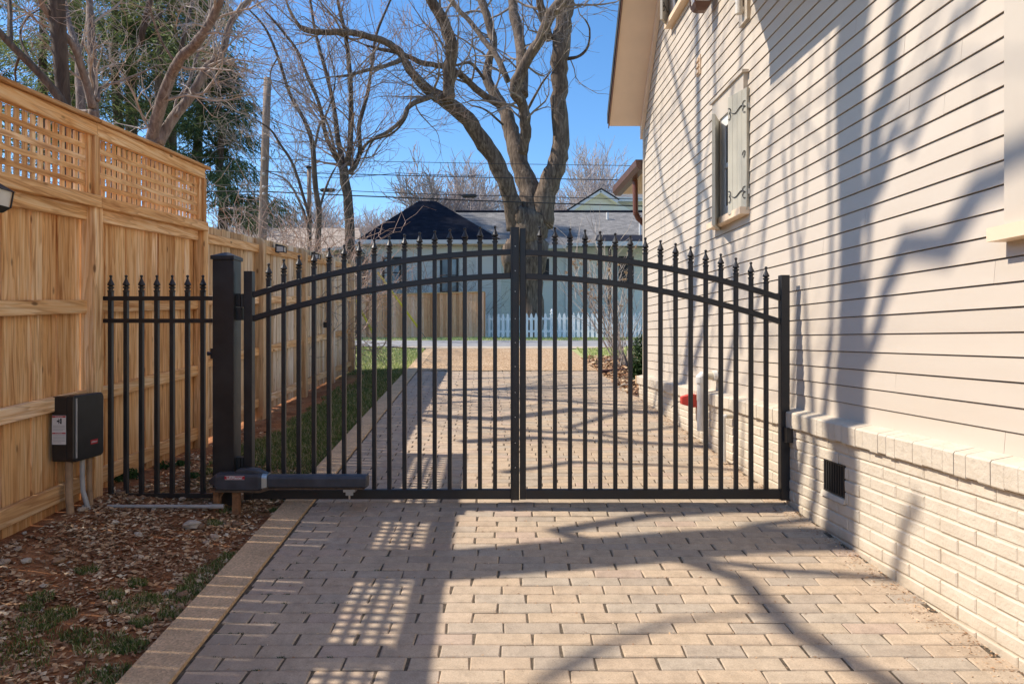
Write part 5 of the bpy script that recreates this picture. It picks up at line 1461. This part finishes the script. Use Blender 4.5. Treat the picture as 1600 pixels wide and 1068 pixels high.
# ------------------------------------------------------------------ off-frame trees whose shadows cross the drive and the wall
XC = -4.4
def back_wall(x_, y_):
    u = 2.05/((x_-800)/1067.0+0.041); z = (530-y_)/1067.0*u; X = WALL(u)
    return X, u, CH+z
def back_brick(x_, y_):
    u = 1.975/((x_-800)/1067.0+0.041); z = (530-y_)/1067.0*u
    return WALL(u, 0.075), u, CH+z
def back_ground(x_, y_):
    d = 1067*CH/(y_-446); X = (x_-800)/1067*d; return X, d, g0(d)
def cast(p, xc=XC):
    t = (p[0]-xc); return Vector((xc, p[1]+0.09*t, p[2]+1.09*t))
def shadow_tree(label, limbs, xc, seed, base_y, br=0.2, extra=0, twigs=0.5):
    r = random.Random(seed); root = thing('tree', label, 'tree', (xc, base_y, gh(xc, base_y)), 'bare trees outside the picture')
    m, c = MB(), MB()
    P = dict(wander=0.12, up=0.03, kids=[2, 2, 2], ang=(0.35, 0.9), len=(0.45, 0.75), minr=0.006)
    for pts, rr in limbs:
        n = len(pts); rad = list(rr) if len(rr) == n else [rr[0]+(rr[-1]-rr[0])*i/(n-1) for i in range(n)]
        W_ = [p if isinstance(p, Vector) else cast(p, xc) for p in pts]
        W_ = [p+Vector((r.uniform(-0.1, 0.1), 0, 0)) for p in W_]
        m.tube(W_, rad, 10)
        L_ = sum((W_[i+1]-W_[i]).length for i in range(n-1))
        for _ in range(int(L_*twigs)):
            i = r.randrange(n-1); q = W_[i].lerp(W_[i+1], r.random()); dd = (W_[i+1]-W_[i]).normalized()
            if q.z < 4.5: continue
            grow(c, r, q, dirp(r, dd, r.uniform(0.4, 1.0)), r.uniform(0.7, 1.8), min(0.03, rad[i]*0.4), 0, 2, P)
        if rad[-1] > 0.0295: grow(c, r, W_[-1], (W_[-1]-W_[-2]).normalized(), 1.6, rad[-1]*0.8, 0, 3, P)
    m.build('trunk', M['bark_mid'], root, smooth=True); c.build('branches', M['twig_brown'], root)
    return root
Wb, Gb, Bb = back_wall, back_ground, back_brick
c0 = cast(Gb(740, 881)); 
trunk = [Vector((XC, c0.y-0.25, 0.2)), Vector((XC, c0.y-0.12, 3.0)), Gb(740, 882), Gb(900, 864), Gb(1090, 848), Gb(1250, 842), Gb(1308, 843), Bb(1314, 760), Bb(1318, 690), Wb(1328, 600), Wb(1332, 500), Wb(1332, 400), Wb(1331, 300), Wb(1330, 200), Wb(1330, 100), Wb(1338, 0), Wb(1345, -150)]
shadow_tree('bare tree outside the frame left of the lattice fence, its trunk shading the siding', [
    (trunk, (0.22, 0.21, 0.20, 0.20, 0.20, 0.19, 0.18, 0.16, 0.14, 0.17, 0.145, 0.12, 0.14, 0.155, 0.165, 0.17, 0.15)),
    ([Wb(1345, 520), Wb(1356, 470), Wb(1361, 430), Wb(1362, 350), Wb(1364, 280), Wb(1371, 206), Wb(1390, 130), Wb(1401, 70), Wb(1412, 0), Wb(1425, -120)], (0.05, 0.026, 0.022, 0.035, 0.06, 0.068, 0.068, 0.066, 0.07, 0.06)),
    ([Wb(1350, 340), Wb(1380, 281), Wb(1403, 234), Wb(1426, 201), Wb(1450, 164), Wb(1478, 94), Wb(1501, 47), Wb(1515, 0), Wb(1550, -110)], (0.05, 0.04, 0.034, 0.03, 0.03, 0.028, 0.026, 0.025, 0.02)),
    ([Wb(1345, 600), Wb(1362, 530), Wb(1375, 487), Wb(1384, 450), Wb(1417, 403), Wb(1478, 356), Wb(1534, 323), Wb(1600, 267), Wb(1700, 190)], (0.055, 0.048, 0.042, 0.044, 0.056, 0.062, 0.054, 0.044, 0.04)),
    ([Gb(1000, 862), Gb(1060, 872), Gb(1200, 892), Gb(1384, 903), Bb(1394, 893), Bb(1414, 845), Bb(1434, 795)], (0.045, 0.028)),
    ([Gb(1030, 868), Gb(1130, 905), Gb(1250, 985), Gb(1370, 1068), Gb(1500, 1150)], (0.055, 0.05)),
    ([Gb(900, 850), Gb(860, 830), Gb(1000, 806), Gb(1150, 796), Gb(1225, 792), Bb(1258, 700), Wb(1268, 600)], (0.06, 0.035)),
    ([Gb(1100, 845), Gb(1180, 820), Gb(1260, 812), Bb(1274, 760), Wb(1290, 640), Wb(1300, 520)], (0.05, 0.04)),
    ([Wb(1240, 640), Wb(1248, 520), Wb(1242, 420), Wb(1232, 320), Wb(1225, 220)], (0.03, 0.02)),
    ([Wb(1175, 520), Wb(1190, 420), Wb(1200, 300), Wb(1210, 200)], (0.028, 0.02)),
], XC, 71, c0.y, twigs=0.16)
# second, slimmer tree beyond
r = random.Random(12)
XD = -5.3
limbs = []
base = cast(Gb(760, 640), XD)
limbs.append(([Vector((XD, base.y-0.2, 0.3)), Vector((XD, base.y-0.1, 3.2)), Gb(760, 655), Gb(900, 640), Gb(1040, 645), Wb(1070, 600), Wb(1085, 480), Wb(1092, 380), Wb(1094, 250), Wb(1092, 120), Wb(1090, 0), Wb(1088, -150)], (0.045, 0.06, 0.10, 0.10, 0.10, 0.09, 0.085, 0.08, 0.075, 0.07, 0.065, 0.06)))
limbs.append(([Wb(1085, 560), Wb(1120, 420), Wb(1108, 330), Wb(1080, 220), Wb(1050, 110), Wb(1035, 40), Wb(1020, -60)], (0.05, 0.025)))
limbs.append(([Wb(1160, 560), Wb(1150, 470), Wb(1132, 380), Wb(1120, 250), Wb(1118, 100), Wb(1120, -40)], (0.035, 0.025)))
limbs.append(([Wb(1090, 480), Wb(1065, 380), Wb(1040, 300), Wb(1025, 220), Wb(1018, 120)], (0.035, 0.02)))
limbs.append(([Wb(1150, 500), Wb(1145, 350), Wb(1150, 200), Wb(1160, 80), Wb(1165, -30)], (0.03, 0.025)))
limbs.append(([Gb(1000, 640), Gb(900, 668), Gb(1010, 690), Gb(1110, 700), Wb(1130, 640), Wb(1140, 560)], (0.05, 0.035)))
limbs.append(([Gb(720, 690), Gb(820, 684), Gb(960, 691), Gb(1105, 697)], (0.075, 0.065, 0.055, 0.045)))
limbs.append(([Gb(740, 668), Gb(860, 676), Gb(1000, 673), Gb(1080, 664)], (0.05, 0.045, 0.04, 0.03)))
limbs.append(([Gb(780, 738), Gb(900, 722), Gb(1060, 728), Gb(1160, 736)], (0.05, 0.04, 0.035, 0.03)))
limbs.append(([Gb(700, 610), Gb(850, 603), Gb(960, 598)], (0.045, 0.03)))
limbs.append(([Gb(720, 592), Gb(830, 588), Gb(890, 582)], (0.04, 0.02)))
shadow_tree('slim bare tree outside the frame behind the lattice fence', limbs, XD, 72, base.y, twigs=0.45)
lm2 = [([Vector((-5.6, 0.9, 0)), Vector((-5.5, 1.0, 3.5)), Vector((-5.6, 1.3, 7)), Vector((-5.6, 0.9, 10)), Vector((-5.7, 0.5, 12.5))], (0.15, 0.05)),
       ([Gb(860, 1068), Gb(940, 1015), Gb(1080, 970), Gb(1200, 958)], (0.024, 0.018)), ([Gb(830, 1068), Gb(900, 1030), Gb(1000, 995)], (0.02, 0.014))]
shadow_tree('bare tree outside the frame beside the nearest lattice panel', lm2, -5.4, 73, 0.9, twigs=0.1)

# ------------------------------------------------------------------ street: poles, wires
def pole(label, xa, ya, xb, yb, d, r0):
    t = px(xa, ya, d); b = px(xb, yb, d); b.z = gh(b.x, b.y)-0.2
    root = thing('utility_pole', label, 'utility pole', (b.x, b.y, gh(b.x, b.y)), None)
    m = MB(); n = 6; m.tube([b.lerp(t, i/n) for i in range(n+1)], [r0*(1-0.25*i/n) for i in range(n+1)], 12); m.build('shaft', M['pole'], root, smooth=True)
    return root, t
root, t = pole('tall weathered wooden utility pole left of the bare trees', 418, 122, 404, 440, 23.0, 0.16)
for yy in (248, 272, 292, 303):
    m = MB(); q = px(412, yy, 22.8); m.lathe(q, [(0.03, -0.05), (0.06, -0.02), (0.06, 0.02), (0.03, 0.05)], 8); m.build('insulator', M['conduit_grey'], root)
root, t = pole('short dark stub pole between the bare trees', 483, 262, 484, 440, 22.6, 0.09)
m = MB(); m.box(t.x-0.09, t.x+0.09, t.y-0.09, t.y+0.09, t.z-0.02, t.z+0.04); m.tube([t, t+Vector((0, 0, 0.25))], 0.015, 6); m.build('pole_cap', M['ink'], root)
def wire(label, pts, d, rr, sag=0.0):
    m = MB(); W_ = [px(x_, y_, d) for x_, y_ in pts]; out = []
    for i in range(len(W_)-1):
        for k in range(8):
            t_ = k/8; q = W_[i].lerp(W_[i+1], t_); q.z -= sag*4*t_*(1-t_); out.append(q)
    out.append(W_[-1]); m.tube(out, rr, 6); return m
def wthing2(label, pts, d, rr, sag=0.0):
    return tag(wire(label, pts, d, rr, sag).build('power_line', M['cable']), label, 'cable', 'overhead cables along the street')
wthing2('thinnest and topmost overhead cable', [(-900, 205), (413, 248), (1700, 262)], 23.0, 0.009, 0.1)
wthing2('second overhead cable from the top, slightly sagging', [(-900, 240), (413, 268), (1700, 286)], 23.05, 0.014, 0.12)
wthing2('third overhead cable from the top', [(-900, 262), (411, 290), (735, 305), (1700, 322)], 23.1, 0.011, 0.04)
wthing2('lowest and thickest overhead cable', [(-900, 275), (410, 299), (1700, 334)], 23.15, 0.02, 0.15)
wthing2('loosely sagging service cable near the slender tree', [(413, 266), (520, 278), (620, 270), (760, 274)], 22.9, 0.009, 0.03)
for (x_, y_, lab) in ((733, 306, 'black splice canister on the cable left of the huge tree'), (512, 297, 'black splice canister on the cable near the slender tree')):
    m = MB(); c = px(x_, y_, 23.1); m.lathe(c-Vector((0.26, 0, 0)), [(0.02, 0), (0.06, 0.05), (0.07, 0.1), (0.07, 0.42), (0.06, 0.47), (0.02, 0.52)], 10, (1, 0, 0)); tag(m.build('splice_canister', M['ink']), lab, 'cable splice', 'splice canisters on the cables')
for (a, b, lab) in (((590, 425), (655, 509), 'yellow guy wire guard slanting before the brown fence, the right one'), ((545, 448), (583, 521), 'yellow guy wire guard slanting before the brown fence, the left one')):
    m = MB(); p = px(*a, 25.4); q = px(*b, 25.4); q.z = min(q.z, gh(q.x, 25.4)+0.35); m.tube([p, q], 0.042, 8)
    root = thing('guy_wire_guard', lab, 'cable guard', q, 'yellow guards on the guy wires'); m.build('guard', M['yellow'], root)
    m = MB(); d_ = (p-q); m.tube([q-d_*0.25, q+d_*3.2], 0.009, 5); m.build('wire', M['cable'], root)

# far brown fence
TH = R(18)
def along(x_, P0):
    k = (x_-800)/1067.0; return (k*P0[1]-P0[0])/(math.cos(TH)+k*math.sin(TH))
P0 = Vector(((755-800)/1067*26.9, 26.9, gh(-1, 26.9)))
ff = thing('far_brown_fence', 'brown board fence across the street left of the white picket fence', 'fence', P0)
m = MB(); r = random.Random(77); sa = along(430, P0); q = sa; hz0 = CH+(530-457)/1067*26.9
while q < 0:
    m.cur = r.random(); yo = r.uniform(0, .008); m.box(P0.x+q+0.002, P0.x+q+0.138, P0.y+yo, P0.y+0.02, g0(26.9)-0.2, hz0+r.uniform(-.008, .008)); q += 0.14
m.build('boards', M['wood_far'], ff)
m = MB(); m.cur = .7; m.box(P0.x+sa, P0.x+0.06, P0.y-0.06, P0.y+0.06, hz0+0.0, hz0+0.045); m.build('cap_board', M['wood_x'], ff)
m = MB(); m.cur = .9; m.box(P0.x-0.06, P0.x+0.04, P0.y-0.08, P0.y-0.001, g0(26.7)-0.1, hz0-0.001); m.build('post', M['wood_far'], ff)
ff.rotation_euler = (0, 0, -TH)

# white picket fence
P0 = Vector(((757-800)/1067*27.1, 27.1, gh(-1, 27.1)))
pf = thing('white_picket_fence', 'white picket fence across the street before the huge tree', 'fence', P0)
Y = P0.y; zb_ = g0(26)+0.02
def pxx(x_): return P0.x+along(x_, P0)
x_ = 764.0
while x_ < 1075:
    if abs(x_-862) > 4 and abs(x_-962) > 4:
        m = MB(); X = pxx(x_); h = CH+(530-494)/1067*26.5; w_ = 0.058
        m.prism([(X-w_, Y, zb_), (X+w_, Y, zb_), (X+w_, Y, h), (X+w_*0.6, Y, h+0.02), (X+w_*0.75, Y, h+0.05), (X, Y, h+0.13), (X-w_*0.75, Y, h+0.05), (X-w_*0.6, Y, h+0.02), (X-w_, Y, h)], (0, 0.02, 0))
        m.build('picket', M['white_fence'], pf)
    x_ += 7.35
for x_ in (756.5, 862, 962):
    m = MB(); X = pxx(x_); m.box(X-0.06, X+0.06, Y-0.03, Y+0.09, zb_-0.2, CH+(530-491)/1067*26.5); po = m.build('post', M['white_fence'], pf)
    m = MB(); m.lathe((X, Y+0.03, CH+(530-491)/1067*26.5), [(0.08, 0), (0.08, 0.025), (0.035, 0.045), (0.03, 0.06), (0.055, 0.09), (0.05, 0.14), (0.01, 0.22)], 10); m.build('post_cap', M['white_fence'], po)
for hh in (0.2, 0.68):
    m = MB(); m.box(pxx(757), pxx(1080), Y+0.021, Y+0.06, zb_+hh, zb_+hh+0.08); m.build('rail', M['white_fence'], pf)
pf.rotation_euler = (0, 0, -TH)

# blue house across the street
bh = thing('blue_house', 'pale blue one storey house with dark hip roof and grey main roof', 'house', (0, 33, g0(33)))
D1 = 31.0
def hx(x_, d=D1): return (x_-800)/1067*d
def hz(y_, d=D1): return CH+(530-y_)/1067*d
zg = g0(31)-0.1
m = MB(); m.box(hx(566), hx(783), D1, 37, zg, hz(381)); m.build('front_wall', M['blue_siding'], bh)
D2 = 32.2
m = MB(); m.box(hx(783), hx(1090, D2), D2, 38, zg, hz(384, D2)); m.build('side_wall', M['blue_siding'], bh)
# hip roof
m = MB(); ze = hz(378, 30.5)
A = (hx(551, 30.5), 30.5, ze); B = (hx(790, 30.5), 30.5, ze); Cc = (hx(790, 30.5), 38.5, ze); D = (hx(551, 30.5), 38.5, ze)
E = (hx(654, 34.5), 34.5, hz(314, 34.5)); F = (hx(681, 34.5), 34.5, hz(314, 34.5))
m.v = [A, B, Cc, D, E, F]; m.r = []; m.f = []
for q in ((0,1,5,4), (1,2,5), (2,3,4,5), (3,0,4), (3,2,1,0)): m.face(q)
hr = m.build('hip_roof', M['shingle_shaded'], bh)
m = MB(); ze2 = hz(384, 31.6)
m.v = [(hx(700, 35.5), 31.6, ze2), (hx(1110, 31.6), 31.6, ze2), (hx(1110, 31.6), 35.8, hz(331, 35.8)), (hx(700, 35.5), 35.8, hz(331, 35.8)), (hx(700, 35.5), 40, ze2), (hx(1110, 31.6), 40, ze2)]
m.face((0,1,2,3)); m.face((3,2,5,4)); m.face((0,3,4)); m.face((1,5,2)); m.face((0,4,5,1))
mr = m.build('main_roof', M['shingle_grey'], bh)
m = MB(); m.tube([(hx(712, 35.8), 35.78, hz(330.5, 35.8)), (hx(1110, 31.6), 35.78, hz(330.5, 35.8))], 0.07, 6); m.build('ridge_cap', M['shingle_shaded'], mr)
m = MB(); m.box(hx(548, 30.4), hx(791, 30.4), 30.36, 30.49, hz(381, 30.4), hz(374.5, 30.4)); m.build('gutter', M['white'], hr)
m = MB(); m.box(hx(552, 30.5), hx(789, 30.5), 30.5, 30.99, hz(381, 30.5)-0.05, hz(381, 30.5)-0.01); m.build('soffit', M['trim_tan'], hr)
m = MB(); m.box(hx(791, 31.5), hx(885, 31.5), 31.45, 31.58, hz(388, 31.5), hz(383, 31.5)); m.box(hx(884, 31.2), hx(932, 31.2), 31.0, 31.2, hz(385, 31.2), hz(380.5, 31.2)); m.build('gutter', M['white'], mr)
m = MB(); zp = hz(376, 30.6)
m.v = [(hx(929, 30.6), 30.6, zp), (hx(1100, 30.6), 30.6, zp), (hx(1100, 32.6), 32.9, hz(365, 32.6)), (hx(935, 32.6), 32.9, hz(365, 32.6))]
m.face((0,1,2,3)); pr2 = m.build('porch_roof', M['shingle_shaded'], bh)
m = MB(); m.box(hx(931, 30.6), hx(1100, 30.6), 30.55, 30.68, hz(384, 30.6), hz(377, 30.6)); m.build('fascia', M['white'], pr2)
m = MB()
for x_ in (572, 745, 885, 953): 
    dd = D1 if x_ < 783 else D2
    m.box(hx(x_-1.6, dd), hx(x_+1.6, dd), dd-0.09, dd-0.01, zg, hz(386, dd))
m.build('downspout', M['white'], bh)
m = MB(); m.box(hx(951, 30.7), hx(955, 30.7), 30.75, 30.85, zg, hz(385, 30.7)); m.build('porch_column', M['ink'], bh)
def hwin(x0_, x1_, y0_, y1_, dd, tr, pane):
    m = MB(); t_ = 0.1
    X0, X1, Z0, Z1 = hx(x0_, dd), hx(x1_, dd), hz(y1_, dd), hz(y0_, dd)
    m.box(X0-t_, X0, dd-0.06, dd-0.005, Z0-t_, Z1+t_); m.box(X1, X1+t_, dd-0.06, dd-0.005, Z0-t_, Z1+t_); m.box(X0, X1, dd-0.06, dd-0.005, Z1, Z1+t_); m.box(X0, X1, dd-0.06, dd-0.005, Z0-t_, Z0)
    w1 = m.build('window', tr, bh)
    m = MB(); m.box(X0, X1, dd-0.03, dd-0.01, Z0, Z1); m.build('pane', pane, w1)
    m = MB(); m.box((X0+X1)/2-0.02, (X0+X1)/2+0.02, dd-0.045, dd-0.031, Z0, Z1); m.box(X0, X1, dd-0.045, dd-0.0312, (Z0+Z1)/2-0.02, (Z0+Z1)/2+0.02); m.build('muntin', M['ink'], w1)
hwin(601, 624, 405, 447, D1, M['iron'], M['glass_blue']); hwin(691, 713, 405, 455, D1, M['iron'], M['glass_blue']); hwin(846, 858, 404, 436, D2, M['white'], M['glass'])
hwin(966, 990, 400, 445, D2, M['white'], M['glass'])
m = MB()
for (x_, ya, yb) in ((949, 332, 346),): m.tube([px(x_, yb, 34.8), px(x_, ya, 34.8)], 0.06, 8)
m.tube([px(1000, 374, 32.8), px(1000, 338, 32.8)], 0.05, 8); m.build('vent_pipe', M['white'], mr)
# gabled house behind
uh = thing('gabled_house', 'white trimmed gabled house peeking over the grey roof at the right', 'house', (hx(960, 46), 46, g0(46)))
m = MB(); m.box(hx(935, 46), hx(1100, 46), 46, 52, g0(46), hz(312, 46)); m.build('wall', M['blue_siding'], uh)
m = MB(); m.prism([px(889, 331, 45), px(937, 300, 45), px(990, 331, 45), px(985, 340, 45), px(895, 340, 45)], (0, 6, 0)); g_ = m.build('gable', M['blue_siding'], uh)
m = MB(); m.bar(px(885, 334, 44.7), px(938, 299, 44.7), 0.5, 0.22, (0,0,1)); m.bar(px(938, 299, 44.7), px(965, 316, 44.7), 0.5, 0.22, (0,0,1)); m.build('rake_board', M['white'], g_)
m = MB(); m.bar(px(883, 332, 44.9), px(938, 297, 44.9), 0.9, 0.1, (0,0,1)); m.bar(px(938, 297, 44.9), px(966, 314, 44.9), 0.9, 0.1, (0,0,1)); m.build('gable_roof', M['roof_black'], g_)
m = MB(); m.v = [px(930, 309, 45.4), px(1100, 309, 45.4), px(1100, 285, 50), px(985, 293, 50)]; m.face((0,1,2,3)); m.build('roof', M['shingle_grey'], uh)
m = MB(); a = px(933, 315, 45.4); b = px(1100, 309, 45.4); m.box(a.x, b.x, 45.2, 45.4, a.z, b.z); m.build('gutter', M['white'], uh)
# tan roofed house far left
th = thing('tan_roofed_house', 'far house with a long tan roof left of the blue house', 'house', (px(450, 400, 44).x, 44, g0(44)))
m = MB(); a = px(300, 395, 44); b = px(566, 395, 44); m.box(a.x, b.x, 44.3, 50, g0(44), a.z-0.01); m.build('wall', M['trim'], th)
m = MB(); a = px(290, 397, 43.7); b = px(572, 397, 43.7); c = px(560, 356, 47); d = px(300, 356, 47)
m.v = [a, b, c, d, (b.x, 51, b.z), (a.x, 51, a.z)]; m.v = [tuple(q) for q in m.v]
m.face((0,1,2,3)); m.face((3,2,4,5)); m.face((1,4,2)); m.face((0,3,5)); m.face((0,5,4,1)); m.build('roof', M['shingle_tan'], th)
# small grey shed roof beside the fence end
sh = thing('low_shed', 'low grey shed just left of the blue house', 'shed', (hx(550, 29), 29.6, g0(29)))
m = MB(); a = px(520, 397, 29); b = px(560, 397, 29); m.box(a.x, b.x, 29, 31, g0(29), a.z); m.build('wall', M['shingle_grey'], sh)
m = MB(); m.bar(px(515, 396, 29.9), px(563, 390, 29.9), 2.4, 0.12, (0,0,1)); m.build('roof', M['white'], sh)
